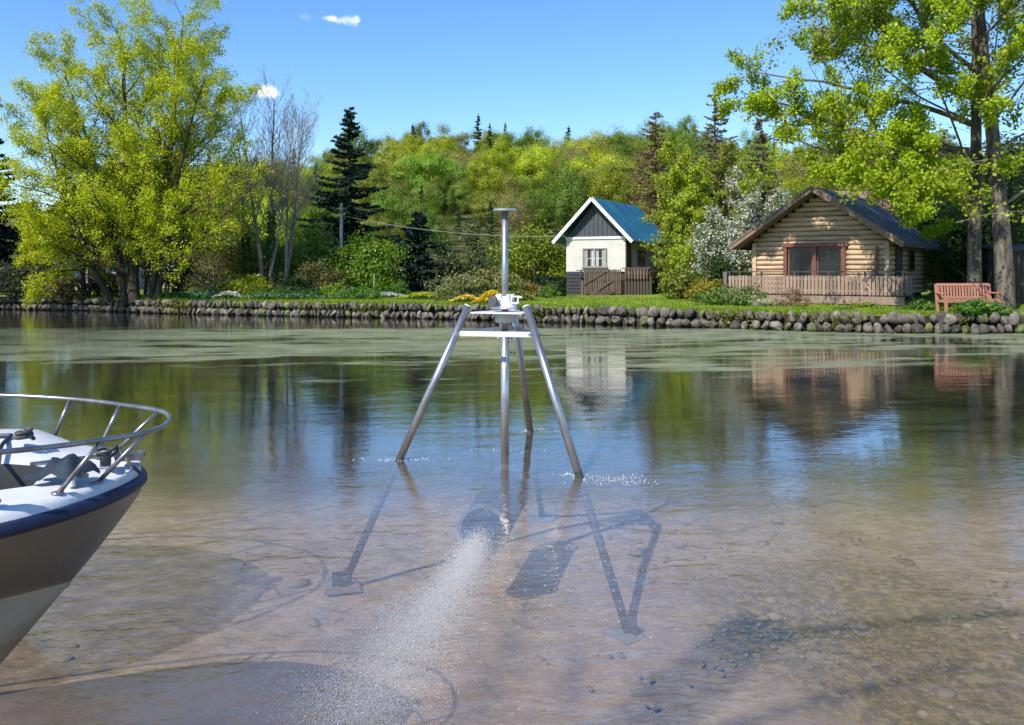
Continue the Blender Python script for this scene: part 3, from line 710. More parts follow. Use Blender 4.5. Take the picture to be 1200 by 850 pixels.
# ------------------------------------------------------------------ tripod stand with mast and draught tube
STEEL = mat('galvanised_steel', (.44, .45, .47), .34, (.56, .57, .58), 6, metal=.8, spec=.5)
STEELD = mat('brushed_steel', (.34, .34, .35), .36, (.46, .46, .47), 7, metal=.85)
SHADEST = mat('backlit_dark_steel', (.022, .024, .022), .6, (.055, .055, .048), 5)  # submerged legs coloured dark for their backlit tone, plus a waterline stain
FOOTM = mat('silted_plate', (.16, .155, .15), .6, (.24, .23, .22), 5)
HUBW = mat('pale_cast_metal', (.60, .61, .62), .5, (.70, .70, .70), 5, metal=.15)
DARKM = mat('dark_knob', (.06, .06, .065), .5, (.09, .09, .095), 6)
Cx, Cy, Hz = -.077, 9.70, 1.575
TR = thing('steel_tripod', 'tall three legged steel stand with mast standing in the pond', 'tripod', (Cx, Cy, -1.3))
T = lambda p: Vector(p) - Vector((Cx, Cy, -1.3))
feet = [Vector((-1.77, 9.22, -1.3)), Vector((1.06, 8.03, -1.3)), Vector((.40, 11.82, -1.3))]
tops = []; brs = []
for f in feet:
    d = (f - Vector((Cx, Cy, -1.3))); d.z = 0; d.normalize(); tops.append(Vector((Cx, Cy, Hz)) + d * .435)
def tubeobj(name, p0, p1, r_, m, parent, n=16, hollow=0):
    q = MB(); q.path([T(p0), T(p1)], r_, n); return q.build(name, m, parent, False)
def smooth_by_angle(o):
    me = o.data; me.polygons.foreach_set('use_smooth', [len(p.vertices) == 4 for p in me.polygons]); return o
for tpt, f in zip(tops, feet):
    d = (f - tpt).normalized()
    wl = tpt + d * (tpt.z / -d.z)
    lg = smooth_by_angle(tubeobj('leg', tpt - d * .06, wl - d * .05, .041, STEELD, TR))
    smooth_by_angle(tubeobj('lower_leg', wl - d * .05, f, .0405, SHADEST, TR))
    q = MB(); q.path([T(tpt - d * .062), T(tpt - d * .050)], .043, 16); q.build('leg_cap', HUBW, lg)
    q = MB(); bpt = tpt + d * .27; brs.append(bpt); sd = Vector((-d.y, d.x, 0)).normalized()
    q.path([T(bpt - sd * .075), T(bpt + sd * .075)], .011, 8); q.path([T(bpt - sd * .075), T(bpt - sd * .055)], .02, 6); q.path([T(bpt + sd * .055), T(bpt + sd * .075)], .02, 6); q.build('bolt', STEEL, lg)
    ft = MB(); a = math.atan2(d.y, d.x); rt = Matrix.Rotation(a, 3, 'Z')
    ft.box(T(f + Vector((0, 0, .02))), (.36, .36, .02), rt); fo = ft.build('foot_plate', FOOTM, TR)
    br = MB(); br.box(T(f + Vector((0, 0, .10))), (.20, .012, .16), rt); br.build('foot_gusset', SHADEST, fo)
for i, j in ((0, 1), (1, 2), (2, 0)):
    q = MB(); q.bar(T(brs[i]), T(brs[j]), .012, .055); q.build('cross_brace', HUBW if (i, j) == (0, 1) else STEEL, TR)
# triangular head plate
q = MB(); vs = []
for tpt in tops:
    d = Vector((tpt.x - Cx, tpt.y - Cy, 0)).normalized(); sd = Vector((-d.y, d.x, 0))
    for e in (-1, 1): vs.append(T(Vector((Cx, Cy, Hz - .03)) + d * .40 + sd * e * .06))
ps = sorted(vs, key=lambda v: math.atan2(v.y, v.x)); n = len(ps)
q.add(ps + [p + Vector((0, 0, .014)) for p in ps], [tuple(reversed(range(n))), tuple(range(n, 2 * n))] + [(i, (i + 1) % n, (i + 1) % n + n, i + n) for i in range(n)])
q.build('head_plate', HUBW, TR)
cc0 = Vector((Cx, Cy, 0))
q = MB(); q.lathe([(.04, Hz + .012), (.135, Hz + .012), (.135, Hz + .05), (.115, Hz + .06), (.115, Hz + .085), (.095, Hz + .09), (.085, Hz + .15), (.055, Hz + .155), (.04, Hz + .156)], T(cc0), n=28)
hub = q.build('hub', HUBW, TR); hub.data.polygons.foreach_set('use_smooth', [True] * len(hub.data.polygons)); 
q = MB(); q.lathe([(.04, Hz - .14), (.098, Hz - .14), (.11, Hz - .13), (.11, Hz - .04), (.04, Hz - .035)], T(cc0), n=28); q.build('collar', HUBW, TR)
for a in range(6):
    q = MB(); q.box(T(cc0 + Vector((cos(a * 1.047) * .075, sin(a * 1.047) * .075, Hz + .13))), (.02, .05, .09), Matrix.Rotation(a * 1.047 + pi / 2, 3, 'Z')); q.build('rib', HUBW, hub)
q = MB(); q.path([T(cc0 + Vector((-.06, -.09, Hz + .10))), T(cc0 + Vector((-.135, -.135, Hz + .10)))], .016, 8); kn = q.build('clamp_screw', STEEL, TR)
q = MB(); d = Vector((-.62, -.78, 0)).normalized(); k0 = cc0 + Vector((-.12, -.125, Hz + .10)); q.path([T(k0), T(k0 + d * .004), T(k0 + d * .03), T(k0 + d * .035)], [.05, .062, .062, .052], 20); q.build('knob', DARKM, kn)
# bracket: square plate with a hole, on the right
q = MB(); bb = cc0 + Vector((.105, -.07, Hz + .115))
for dx, dz, w_, h_ in ((-.035, 0, .018, .09), (.035, 0, .018, .09), (0, .036, .052, .018), (0, -.036, .052, .018)): q.box(T(bb + Vector((dx, 0, dz))), (w_, .03, h_))
q.build('bracket', HUBW, TR)
q = MB(); q.path([T(cc0 + Vector((.14, -.06, Hz + .14))), T(cc0 + Vector((.18, -.07, Hz + .14)))], .014, 8); q.build('bolt', STEEL, TR)
smooth_by_angle(tubeobj('mast', cc0 + Vector((0, 0, Hz - .32)), cc0 + Vector((0, 0, 2.655)), .037, STEELD, TR, 20))
q = MB(); q.lathe([(0, 2.655), (.125, 2.655), (.131, 2.66), (.131, 2.678), (.125, 2.682), (0, 2.682)], T(cc0), n=28); q.build('top_flange', STEEL, TR)
smooth_by_angle(tubeobj('lower_pipe', cc0 + Vector((0, 0, -.12)), cc0 + Vector((0, 0, Hz - .22)), .045, STEEL, TR, 20))
for s_ in (-1, 1):
    q = MB(); z_ = Hz - .31; q.path([T(cc0 + Vector((s_ * .04, -.01, z_))), T(cc0 + Vector((s_ * .075, -.02, z_)))], .009, 8); q.path([T(cc0 + Vector((s_ * .07, -.02, z_))), T(cc0 + Vector((s_ * .082, -.02, z_)))], .02, 6); q.build('bolt', STEEL, TR)
# draught tube under the mast, mouth towards the viewer
PIPE = mat('submerged_pipe', (.035, .038, .038), .6, (.07, .07, .068), 4)
m0 = Vector((-.275, 8.55, -.50)); m1 = Vector((-.06, 9.55, -.38)); ax = (m1 - m0).normalized(); ln = (m1 - m0).length
q = MB(); q.lathe([(.235, 0), (.245, .0), (.245, .05), (.24, .06), (.24, ln), (.225, ln), (.225, .0), (.235, 0)], T(m0), ax, 32); tb = q.build('outlet_tube', PIPE, TR, True)
q = MB(); q.lathe([(.222, -.012), (.256, -.012), (.256, .03), (.222, .03), (.222, -.012)], T(m0), ax, 32); q.build('mouth_ring', FOOTM, tb)
q = MB()
for k in range(12):
    a = k * pi / 6; u = ax.orthogonal().normalized(); w = ax.cross(u); off = (u * cos(a) + w * sin(a))
    q.path([T(m1 + off * .235), T(m1 + ax * .18 + off * .24), T(m1 + ax * .36 + off * .10)], .006, 5)
for h_, r_ in ((.08, .24), (.18, .24), (.27, .175), (.36, .10)): q.path([T(m1 + ax * h_ + (u * cos(i * pi / 10) + w * sin(i * pi / 10)) * r_) for i in range(21)], .005, 5, False)
q.build('intake_cage', STEELD, TR)
q = MB(); q.box(T(cc0 + Vector((0, 0, -.17))), (.11, .2, .12)); q.build('clamp', STEEL, TR)

# bubbles from the tube, foam at the legs
def octas(P, s):
    n = len(P); o = np.array([(1, 0, 0), (-1, 0, 0), (0, 1, 0), (0, -1, 0), (0, 0, 1), (0, 0, -1)], float)
    V = (P[:, None, :] + o[None] * np.asarray(s)[:, None, None]).reshape(-1, 3)
    f = np.array([(0, 2, 4), (2, 1, 4), (1, 3, 4), (3, 0, 4), (2, 0, 5), (1, 2, 5), (3, 1, 5), (0, 3, 5)])
    return V, (f[None] + (np.arange(n) * 6)[:, None, None]).reshape(-1, 3)
def tetras(P, s):
    n = len(P); o = np.array([(1, 1, 1), (-1, -1, 1), (-1, 1, -1), (1, -1, -1)], float) * .9
    V = (P[:, None, :] + o[None] * np.asarray(s)[:, None, None]).reshape(-1, 3); f = np.array([(0, 2, 1), (0, 1, 3), (0, 3, 2), (1, 2, 3)])
    return V, (f[None] + (np.arange(n) * 4)[:, None, None]).reshape(-1, 3)
BUB = mat('bubble', (.80, .80, .80), .25, spec=.8)
rg = np.random.default_rng(5)
n = 46000; tt = rg.random(n) ** .8; jet = np.array([-.40, -3.5, .22]); c0 = np.array(m0) + np.array([0, .15, -.04])
sprd = .07 + .22 * tt
c0 = c0 + np.array([-.02, -.35, -.06]); P = c0 + jet * tt[:, None] + rg.normal(size=(n, 3)) * sprd[:, None] * np.array([.62, .5, .5]) + np.array([-.32, 0, 0]) * (tt ** 1.5)[:, None]
P[:, 2] = np.minimum(P[:, 2] - .05 * tt, -.012); P[:, 2] = np.maximum(P[:, 2], -1.2)
s = rg.uniform(.0008, .0024, n) * (1 + (rg.random(n) > .985) * 1.2)
V1, F1 = tetras(P, s)
n3 = 56000; t3 = rg.random(n3) ** .85; P3 = np.stack([-.24 - .40 * t3 + rg.normal(size=n3) * (.05 + .115 * t3), 6.66 - 3.0 * t3 + rg.normal(size=n3) * .12, .002 + np.abs(rg.normal(size=n3)) * .03], 1)
V3, F3 = tetras(P3, rg.uniform(.0006, .0015, n3) * (1.1 - .45 * t3) * (1 + (rg.random(n3) > .992) * 1.8))
n2 = 420; P2 = np.stack([rg.normal(.42, .55, n2), rg.uniform(5.0, 8.2, n2), rg.uniform(-.25, -.02, n2)], 1); V2, F2 = tetras(P2, rg.uniform(.002, .0065, n2))
tag(obj('bubbles', np_mesh('bubbles', np.concatenate([V1, V2, V3]), np.concatenate([F1, F2 + len(V1), F3 + len(V1) + len(V2)]), [BUB])), 'white plume of bubbles streaming from the sunken pipe mouth', 'bubbles', kind='stuff')
FP = []
for (fx, fy, wx_, wy_, k) in ((-1.15, 9.40, .22, .05, 110), (.95, 8.50, .20, .10, 150), (-.1, 9.9, .2, .06, 40), (.30, 11.1, .2, .08, 50), (.60, 8.7, .1, .05, 60)):
    q = rg.normal(size=(k, 2)) * np.array([wx_, wy_]); FP.append(np.stack([fx + q[:, 0], fy + q[:, 1], np.full(k, .003)], 1))
FP = np.concatenate(FP); V, F = octas(FP, rg.uniform(.002, .007, len(FP)))
tag(obj('foam', np_mesh('foam', V, F, [BUB])), 'flecks of white foam on the water round the stand', 'foam', kind='stuff')

# pebbles and clods on the bed of the shallows
V = []; F = []; nv = 0; rp_ = random.Random(8)
for k in range(820):
    if k < 750: x, y = rp_.gauss(3.5, 1.1), rp_.gauss(8.2, 1.5)
    else: x, y = rp_.uniform(-4, 5), rp_.uniform(5.5, 11)
    me = SM[k % len(SM)]; e = rp_.uniform(.02, .075) if rp_.random() < .93 else rp_.uniform(.09, .2)
    M = Matrix.Translation((x, y, bed(x, y) + e * .05)) @ Matrix.Rotation(rp_.uniform(0, 6), 4, 'Z') @ Matrix.Diagonal((e * rp_.uniform(1, 1.8), e, e * .55, 1))
    V += [tuple(M @ v.co) for v in me.vertices]; F += [tuple(i_ + nv for i_ in p.vertices) for p in me.polygons]; nv = len(V)
tag(obj('pebbles', np_mesh('pebbles', V, F, [mat('pebble', (.10, .075, .05), .8, (.30, .22, .14), 1.1)], True)), 'brown pebbles scattered on the silty bed of the shallows', 'pebbles', kind='stuff')

# ------------------------------------------------------------------ boat bow
GEL = mat('white_gelcoat', (.72, .73, .75), .38, (.60, .61, .64), 2.5, .1, 30, spec=.5)
HULL = mat('shaded_white_hull', (.20, .17, .125), .35, (.165, .14, .105), 1.8, spec=.5)  # shade on the white hull's sides put into the colour
HULL2 = mat('water_lit_bottom', (.52, .46, .34), .4, (.44, .38, .28), 2.2)  # light thrown up by the water put into the white bottom's colour
NAVY = mat('navy_rubber', (.008, .013, .045), .5, (.014, .022, .06), 6)
RAILM = mat('tarnished_rail', (.36, .36, .37), .3, (.20, .19, .18), 9, metal=.8)
WELL = mat('grey_liner', (.05, .053, .058), .6, (.08, .083, .088), 5)
BLUEC = mat('blue_canvas', (.010, .022, .04), .8, (.02, .036, .06), 9)
ROPE = mat('dark_rope', (.05, .05, .055), .9, (.10, .10, .10), 30)
bh = R(17); BO = thing('motorboat', 'white open motorboat with navy rubbing strip and bow rail', 'boat', (-2.10, 5.02, 0), bh)
# local axes: +x forward (bow tip at 0), +y port, z up
def hb(s): return 1.16 * (1 - (1 - min(max(s, 0) / 1.7, 1)) ** 2.7) ** .62
def zk(s): return .76 - 1.0 * min(s / .80, 1) ** .92
def st(s):
    b = hb(s); zg = .88 - .02 * min(s, 2); k = zk(s)
    sc = max(s - .36, 0); bc = .98 * (1 - (1 - min(sc / 2.6, 1)) ** 1.9); zc = max(k, zk(.36) + .02 * min(sc, 1)) if s > .36 else k
    if s <= .36: bc = 0
    return b, zg, bc, zc, k
ss = [0, .015, .04, .08, .14, .2, .28, .36, .365, .39, .42, .46, .5, .55, .6, .66, .72, .78, .85, .92, 1.0, 1.1, 1.2, 1.35, 1.5, 1.7, 1.9, 2.1, 2.4, 3, 3.8, 4.6]
def loft(rows, flip=False):
    q = MB(); m = len(rows[0]); vs = [p for r_ in rows for p in r_]; fs = []
    for i in range(len(rows) - 1):
        for j in range(m - 1):
            f = (i * m + j, i * m + j + 1, (i + 1) * m + j + 1, (i + 1) * m + j); fs.append(tuple(reversed(f)) if flip else f)
    q.add(vs, fs); return q
up_rows = []; lo_rows = []
for s in ss:
    b, zg, bc, zc, k = st(s); up = []
    for sd in (1, -1):
        col = []
        for j in range(11):
            u = j / 10; y = bc + (b - bc) * (u ** .8); z = zc + (zg - .07 - zc) * u; col.append((-s, sd * y, z))
        up.append(col)
    up_rows.append(list(reversed(up[0])) + up[1])
    lo_rows.append([(-s, bc, zc), (-s, bc * .5, (zc + k) / 2 - .02 * (bc > 0)), (-s, 0, k), (-s, -bc * .5, (zc + k) / 2 - .02 * (bc > 0)), (-s, -bc, zc)])
loft(up_rows).build('hull', HULL, BO, True); loft(lo_rows[7:]).build('hull_bottom', HULL2, BO, True)
q = MB(); rr_ = [(-s, -hb(s) - .012, st(s)[1] - .055) for s in reversed(ss)] + [(-s, hb(s) + .012, st(s)[1] - .055) for s in ss[1:]]
q.path(rr_, .036, 8); q.build('rubbing_strip', NAVY, BO, True)
# deck: rounded gunwale, foredeck, raised port side; well left open on the starboard
fr_ = [-1, -.985, -.94, -.86, -.78, -.6, -.4, -.2, 0, .2, .4, .6, .8, .92, .985, 1]
sd_ = [0, .015, .04, .08, .14, .2, .28, .36, .45, .55, .68, .85, 1.0, 1.3, 1.7, 2.2, 3, 4.6]
def deckz(s, f):
    e = abs(f); z = st(s)[1] - .02
    z += .045 * min((1 - e) / .06, 1) ** .5 if e > .0 else 0
    z += .06 * (1 - e * e) * min(s / .5, 1)
    if f > -.15 and s > .4: z += .10 * min((f + .15) / .3, 1) * min((s - .4) / .3, 1) * (1 if f < .8 else max((1 - f) / .2, 0))
    return z
rows = [[(-s, f * hb(s), deckz(s, f)) for f in fr_] for s in sd_]
q = MB(); m = len(fr_); fs = []
W0, W1, WS = 5, 8, 8                                  # open well columns and first row
for i in range(len(rows) - 1):
    for j in range(m - 1):
        if i >= WS and W0 <= j < W1: continue
        fs.append((i * m + j, (i + 1) * m + j, (i + 1) * m + j + 1, i * m + j + 1))
q.add([p for r_ in rows for p in r_], fs); q.build('deck', GEL, BO, True)
q = MB(); zf = .60
e0 = [Vector(rows[i][W0]) for i in range(WS, len(rows))]; e1 = [Vector(rows[i][W1]) for i in range(WS, len(rows))]
for ed in (e0, e1):
    for a, b in zip(ed, ed[1:]): q.add([a, b, (b.x, b.y, zf), (a.x, a.y, zf)], [(0, 1, 2, 3)])
fw_ = [Vector(rows[WS][j]) for j in range(W0, W1 + 1)]
for a, b in zip(fw_, fw_[1:]): q.add([a, b, (b.x, b.y, zf), (a.x, a.y, zf)], [(0, 1, 2, 3)])
for (a, b), (c, d) in zip(zip(e0, e0[1:]), zip(e1, e1[1:])): q.add([(a.x, a.y, zf), (b.x, b.y, zf), (d.x, d.y, zf), (c.x, c.y, zf)], [(0, 1, 2, 3)])
q.build('well', WELL, BO)
q = MB(); q.path([(-s, hb(s) * .30, deckz(s, .3) + .012) for s in (4.4, 2, 1.2, .9, .72)] , .014, 6); q.path([(-.72, hb(.72) * f, deckz(.72, f) + .012) for f in (.3, .1, -.1, -.3, -.5)], .012, 6); q.build('seam_trim', NAVY, BO)
# hatch with blue rim on the port side
q = MB()
hp = [(-.95, .25), (-.88, .45), (-.92, .7), (-1.1, .82), (-3.5, .86), (-3.5, .2)]
zz = 1.06
q.add([(x, y, zz - .05) for x, y in hp] + [(x * .995, y, zz) for x, y in hp], [tuple(range(6, 12))] + [(i, (i + 1) % 6, (i + 1) % 6 + 6, i + 6) for i in range(6)]); q.build('hatch', GEL, BO)
q = MB(); q.path([(x, y, zz - .02) for x, y in hp[:5]], .016, 6); q.build('hatch_rim', BLUEC, BO)
# rail and stanchions
rail = []
for s, f in ((4.4, -1), (3, -1), (2, -1), (1.3, -1), (.8, -1), (.4, -1), (.12, -1), (-.05, -.75), (-.13, 0), (-.05, .75), (.12, 1), (.4, 1), (.8, 1), (1.3, 1), (2, 1), (3, 1), (4.4, 1)):
    yb = max(hb(max(s, .0) + .12) * .93, .0)
    if s < .1: yb = {-.05: .38, -.13: 0}.get(s, yb)
    if abs(f) == .75: f = 1 if f > 0 else -1
    rail.append((-s + .04, f * yb, 1.15 + .05 * min(max(s, 0), 1.4)))
def smooth_path(p, it=2):
    p = [Vector(a) for a in p]
    for _ in range(it):
        n_ = [p[0]]
        for a, b in zip(p, p[1:]): n_ += [a * .75 + b * .25, a * .25 + b * .75]
        p = n_ + [p[-1]]
    return p
rp = smooth_path(rail); q = MB(); q.path(rp, .0135, 10); rl = q.build('bow_rail', RAILM, BO, True)
def near_rail(x, sd): return min((p for p in rp if p.y * sd >= 0), key=lambda p: abs(p.x - x))
for s, sd, lean in ((1.15, -1, .0), (.52, -1, .03), (.10, -1, .22), (-.05, -1, .22), (-.05, 1, .24), (.16, 1, .14), (.55, 1, .05), (1.15, 1, .0), (1.3, 1, .0)):
    p = near_rail(-s, sd); sb = s + lean; base = Vector((-sb, sd * min(hb(sb) * .9, abs(p.y) + .02), deckz(sb, .9)))
    q = MB(); q.path([base, p], .012, 8); q.lathe([(.0, -.0), (.03, 0), (.03, .012), (.0, .014)], base, n=10); q.build('stanchion', RAILM, BO, True)
# anchor, roller, cleat and ropes on the foredeck
q = MB(); z0 = deckz(.4, -.3) + .03
import bmesh
q = MB(); nu, nv_ = 13, 9
for iu in range(nu):
    for iv in range(nv_):
        u = -1 + 2 * iu / (nu - 1); v = -1 + 2 * iv / (nv_ - 1); fold = .012 * sin(u * 9 + v * 3) + .009 * sin(v * 11 - u * 4)
        h = .085 * max(1 - abs(u) ** 2.2, 0) * max(1 - abs(v) ** 2.2, 0) ** .7 + fold
        q.v.append((-.31 + u * (.13 + .02 * sin(v * 5)) + .03 * v, -.44 + v * (.085 + .015 * sin(u * 6)) - .02 * u, z0 + .0 + max(h, -.012)))
for iu in range(nu - 1):
    for iv in range(nv_ - 1): a = iu * nv_ + iv; q.f.append((a, a + nv_, a + nv_ + 1, a + 1))
q.build('canvas_cover', BLUEC, BO, True)
q = MB(); q.path([(-.27, -.52, z0 - .05), (-.275, -.51, z0 + .02)], .018, 10); q.build('bollard', GEL, BO)
q = MB(); q.path([(-.50, -.30, z0 + .03), (-.12, -.10, z0 + .02), (.0, -.03, z0)], .012, 8); q.build('anchor_shank', RAILM, BO)
q = MB(); q.box((-.06, -.02, z0 - .01), (.14, .08, .04)); q.path([(.0, -.07, z0 - .01), (.0, .03, z0 - .01)], .022, 10); q.build('bow_roller', RAILM, BO)
q = MB(); q.box((-.16, -.18, z0), (.05, .05, .05)); q.path([(-.16, -.30, z0 + .035), (-.16, -.06, z0 + .035)], .014, 8); q.build('cleat', WELL, BO)
rg2 = random.Random(4); q = MB()
q.path(smooth_path([(-.16 + .05 * cos(i * .9), -.18 + .11 * sin(i * .9), z0 + .015 + .004 * i) for i in range(16)] + [(-.02, -.34, z0 + .01), (.02, -.25, z0 - .06)], 1), .009, 6); q.build('mooring_rope', ROPE, BO, True)
q = MB(); zz = deckz(.75, .35) + .02
q.path(smooth_path([(-.62 + .05 * cos(i * 1.1) * (1 - i * .02), .12 + .06 * sin(i * 1.1), zz + .004 * i) for i in range(14)], 1), .012, 6); q.build('coiled_line', ROPE, BO, True)
q = MB()
for x, y in ((-1.15, .1), (-1.35, .16)): q.box((x, y, deckz(1.2, .1) + .02), (.16, .02, .02))
q.build('deck_fitting', WELL, BO)

# ------------------------------------------------------------------ big trees
def base(px, Y): x = X(px, Y); return (x, Y, land(x, Y) - .1)
# yellow-green tree on the left, several feathery stems
spL = [dict(seg=10, wob=.05, up=.05, nc=32, t0=.07, ang=.9, lr=.37, prof=lambda t_: 1.2 - .7 * t_, rr=.36, taper=.12),
       dict(seg=6, wob=.09, up=.03, nc=9, t0=.2, ang=.65, lr=.42, rr=.5, taper=.2),
       dict(seg=4, wob=.13, up=.0, nc=3, t0=.2, ang=.6, lr=.5, rr=.6, taper=.4, leafl=2),
       dict(seg=3, wob=.15, up=-.02)]
hero_tree('broad_tree', 'big feathery yellow green tree in fresh leaf on the left bank', 'tree', base(160, 43),
          [((-.1, 0, 0), (-.03, .0, 1), 12.6, .28), ((.55, .2, 0), (.15, .1, 1), 14.2, .22), ((-.6, .1, 0), (-.19, -.1, 1), 11.8, .20), ((1.0, -.2, .0), (.32, -.1, 1), 11.0, .15), ((-1.1, -.2, 0), (-.36, -.2, 1), 9.6, .15), ((.2, .7, 0), (.06, .2, 1), 12.5, .18)],
          spL, 230000, .085, (.46, .53, .014), 41, DARKBARK, spread=.12, droop=.4)
# low drooping yellow-green tree at the water's edge left of it
spD = [dict(seg=7, wob=.08, up=.0, nc=14, t0=.2, ang=.8, lr=.5, rr=.45, taper=.2), dict(seg=6, wob=.1, up=-.16, nc=7, t0=.1, ang=.5, lr=.5, rr=.5), dict(seg=4, wob=.1, up=-.25)]
hero_tree('weeping_tree', 'low drooping yellow green tree hanging over the left water edge', 'tree', base(100, 45.5),
          [((0, 0, 0), (-.15, -.25, 1), 5.5, .14), ((.1, 0, 0), (.3, -.2, 1), 5.2, .12), ((0, .1, 0), (-.5, .0, 1), 4.8, .1)], spD, 45000, .10, (.46, .51, .02), 43, DARKBARK, spread=.12, droop=1.0)
# two big airy trees on the right bank
spR = [dict(seg=10, wob=.018, up=.03, nc=26, t0=.22, ang=1.2, lr=.58, prof=lambda t_: 1.3 - .75 * t_, rr=.22, taper=.35, push=(-1.0, -.15, .1)),
       dict(seg=9, wob=.10, up=.02, nc=9, t0=.25, ang=.75, lr=.42, rr=.5, taper=.18),
       dict(seg=6, wob=.14, up=.01, nc=5, t0=.2, ang=.7, lr=.45, rr=.55, taper=.3),
       dict(seg=3, wob=.15, up=-.02)]
t1, out1 = hero_tree('sycamore_tree', 'big airy bright green tree with pale trunk right behind the bench', 'tree', base(1142, 31.6), [((0, 0, 0), (-.02, 0, 1), 13.5, .26), ((-.1, -.1, 4.6), (-1, -.25, .20), 7.6, .10, 1), ((-.1, 0, 5.6), (-1, .05, .30), 8.4, .11, 1), ((-.1, -.1, 6.6), (-1, -.15, .32), 8.2, .10, 1), ((-.1, .1, 7.6), (-1, .1, .5), 8.2, .10, 1), ((-.1, -.1, 8.6), (-1, -.2, .55), 7.6, .09, 1), ((-.1, 0, 5.0), (-1, .35, .22), 6.6, .09, 1), ((-.1, -.1, 3.9), (-.9, -.5, .12), 4.6, .08, 1), ((-.1, -.2, 4.8), (-.8, -.5, .02), 4.6, .07, 1), ((-.1, .2, 5.8), (-.9, -.3, -.02), 5.2, .07, 1), ((.1, -.2, 5.2), (.5, -.8, -.1), 3.0, .06, 1)], spR, 140000, .095, (.34, .46, .016), 57, BARKPALE, spread=.12, droop=.5, asp=.85, limb=BARK,
          cull=lambda p: p.x < 3 and p.z > 2.6 + max(-p.x - 2.4, 0) * .45 and sin(p.x * 1.55 + 1) + sin(p.z * 1.9) + sin(p.y * 1.4 + p.x * .6) > -.25)
spR2 = [dict(spR[0], nc=15, push=(.15, -.3, -.05), t0=.2), spR[1], spR[2], spR[3]]
hero_tree('sycamore_tree', 'thick grey trunk tree at the right edge beside the bench, mostly bare twigs', 'tree', base(1178, 30.6), [((0, 0, 0), (.0, .02, 1), 12.5, .33)], spR2, 20000, .12, (.27, .33, .016), 58, BARKPALE, spread=.18, droop=.5, asp=.85, limb=TWIG, cull=lambda p: p.x > -2.0 or p.z > 3.8)
# bare grey tree right of the yellow one
spB = [dict(seg=9, wob=.04, up=.04, nc=28, t0=.3, ang=.6, lr=.40, rr=.3, taper=.12), dict(seg=6, wob=.07, up=.08, nc=11, t0=.15, ang=.5, lr=.45, rr=.5, taper=.2), dict(seg=4, wob=.09, up=.06, nc=4, t0=.2, ang=.45, lr=.5, rr=.6, taper=.4), dict(seg=2, wob=.1, up=.04)]
bt, ob_ = hero_tree('bare_tree', 'tall leafless grey tree with ivy on its lower stems', 'tree', base(318, 47), [((0, 0, 0), (.10, 0, 1), 10.3, .17), ((-.5, .2, 0), (-.02, .0, 1), 10.0, .15), ((.5, .4, 0), (.16, .1, 1), 9.6, .12), ((-1.2, .2, 0), (-.12, .0, 1), 8.2, .12), ((.8, -.2, 0), (.05, .0, 1), 9.2, .1), ((0, -.3, 1), (.28, 0, 1), 8.0, .08)], spB, 0, .1, (0, 0, 0), 61, TWIG)
rgi = np.random.default_rng(9); P = []
for tube in ob_['tubes']:
    if tube[2] == 0 and (abs(tube[0][0].x) < .1 or tube[0][0].x < -1) and tube[0][0].z < .5:
        p = np.array(tube[0][:5]); k = rgi.integers(0, 4, 1500); u = rgi.random((1500, 1)); P.append(p[k] * (1 - u) + p[k + 1] * u + rgi.normal(size=(1500, 3)) * np.array([.13, .13, .1]))
V, F = leaf_quads(np.concatenate(P), .13, rgi, .6, .85); o = obj('ivy', np_mesh('ivy', V, F, [LEAF]), bt); o.color = (.06, .12, .018, 1)
# dark spruces
def spruce(name, label, px, Y, h, rb, n, col, seed, group=None, lsize=.34, **kw):
    rt = thing(name, label, 'tree', base(px, Y), rnd.uniform(0, 6), group); mb, V, F = conifer_parts(seed, h, rb, n, lsize, **kw)
    mb.build('trunk', BARK, rt, True); o = obj('crown', np_mesh('crown', V, F, [NEEDLE]), rt); o.color = (*col, 1); return rt
spruce('spruce_tree', 'dark spruce with ragged pointed crown beside the utility pole', 410, 56, 11.6, 5.2, 24000, (.024, .054, .034), 71, nw=38, lsize=.34, sharp=1.15, droop=.4)
spruce('spruce_tree', 'dark bluish bushy conifer at the lawn edge right of the spruce', 490, 50, 4.6, 2.5, 9000, (.018, .042, .032), 72, nw=20, lsize=.34)
spruce('spruce_tree', 'almost black conifer cut by the left edge of the photo', -6, 54, 9.8, 3.4, 12000, (.012, .026, .014), 73, nw=26, lsize=.42)
spruce('spruce_tree', 'smaller black conifer behind the drooping tree at far left', 38, 62, 6.2, 2.6, 7000, (.012, .026, .016), 74, nw=20, lsize=.42)
# larches and birch between the buildings
spruce('larch_tree', 'reddish brown bare larch beside the blue roof', 768, 52, 10.5, 3.5, 13000, (.24, .15, .055), 75, nw=40, lsize=.20, droop=.6, sharp=.8)
spruce('larch_tree', 'tall thin larch with grey brown top between the two buildings', 838, 50, 11.4, 3.2, 14000, (.25, .205, .065), 76, nw=42, lsize=.20, droop=.6, sharp=.8)
spruce('larch_tree', 'small grey larch top showing left of the cabin tree', 893, 60, 12.6, 2.2, 6500, (.2, .18, .1), 77, nw=30, lsize=.3, droop=.6, sharp=.8)
spBi = [dict(seg=8, wob=.04, up=.03, nc=22, t0=.1, ang=.7, lr=.28, prof=lambda t_: 1.1 - .7 * t_, rr=.4, taper=.15), dict(seg=5, wob=.1, up=-.06, nc=7, t0=.15, ang=.6, lr=.5, rr=.5), dict(seg=4, wob=.1, up=-.15)]
hero_tree('birch_tree', 'slender yellow green birch between the white house and cabin', 'tree', base(806, 43.5), [((0, 0, 0), (0, 0, 1), 7.2, .11), ((.2, 0, 0), (.08, -.05, 1), 6.2, .09), ((-.1, 0, 0), (-.08, 0, 1), 5.6, .08)], spBi, 30000, .11, (.36, .44, .04), 81, spread=.1, droop=.8)
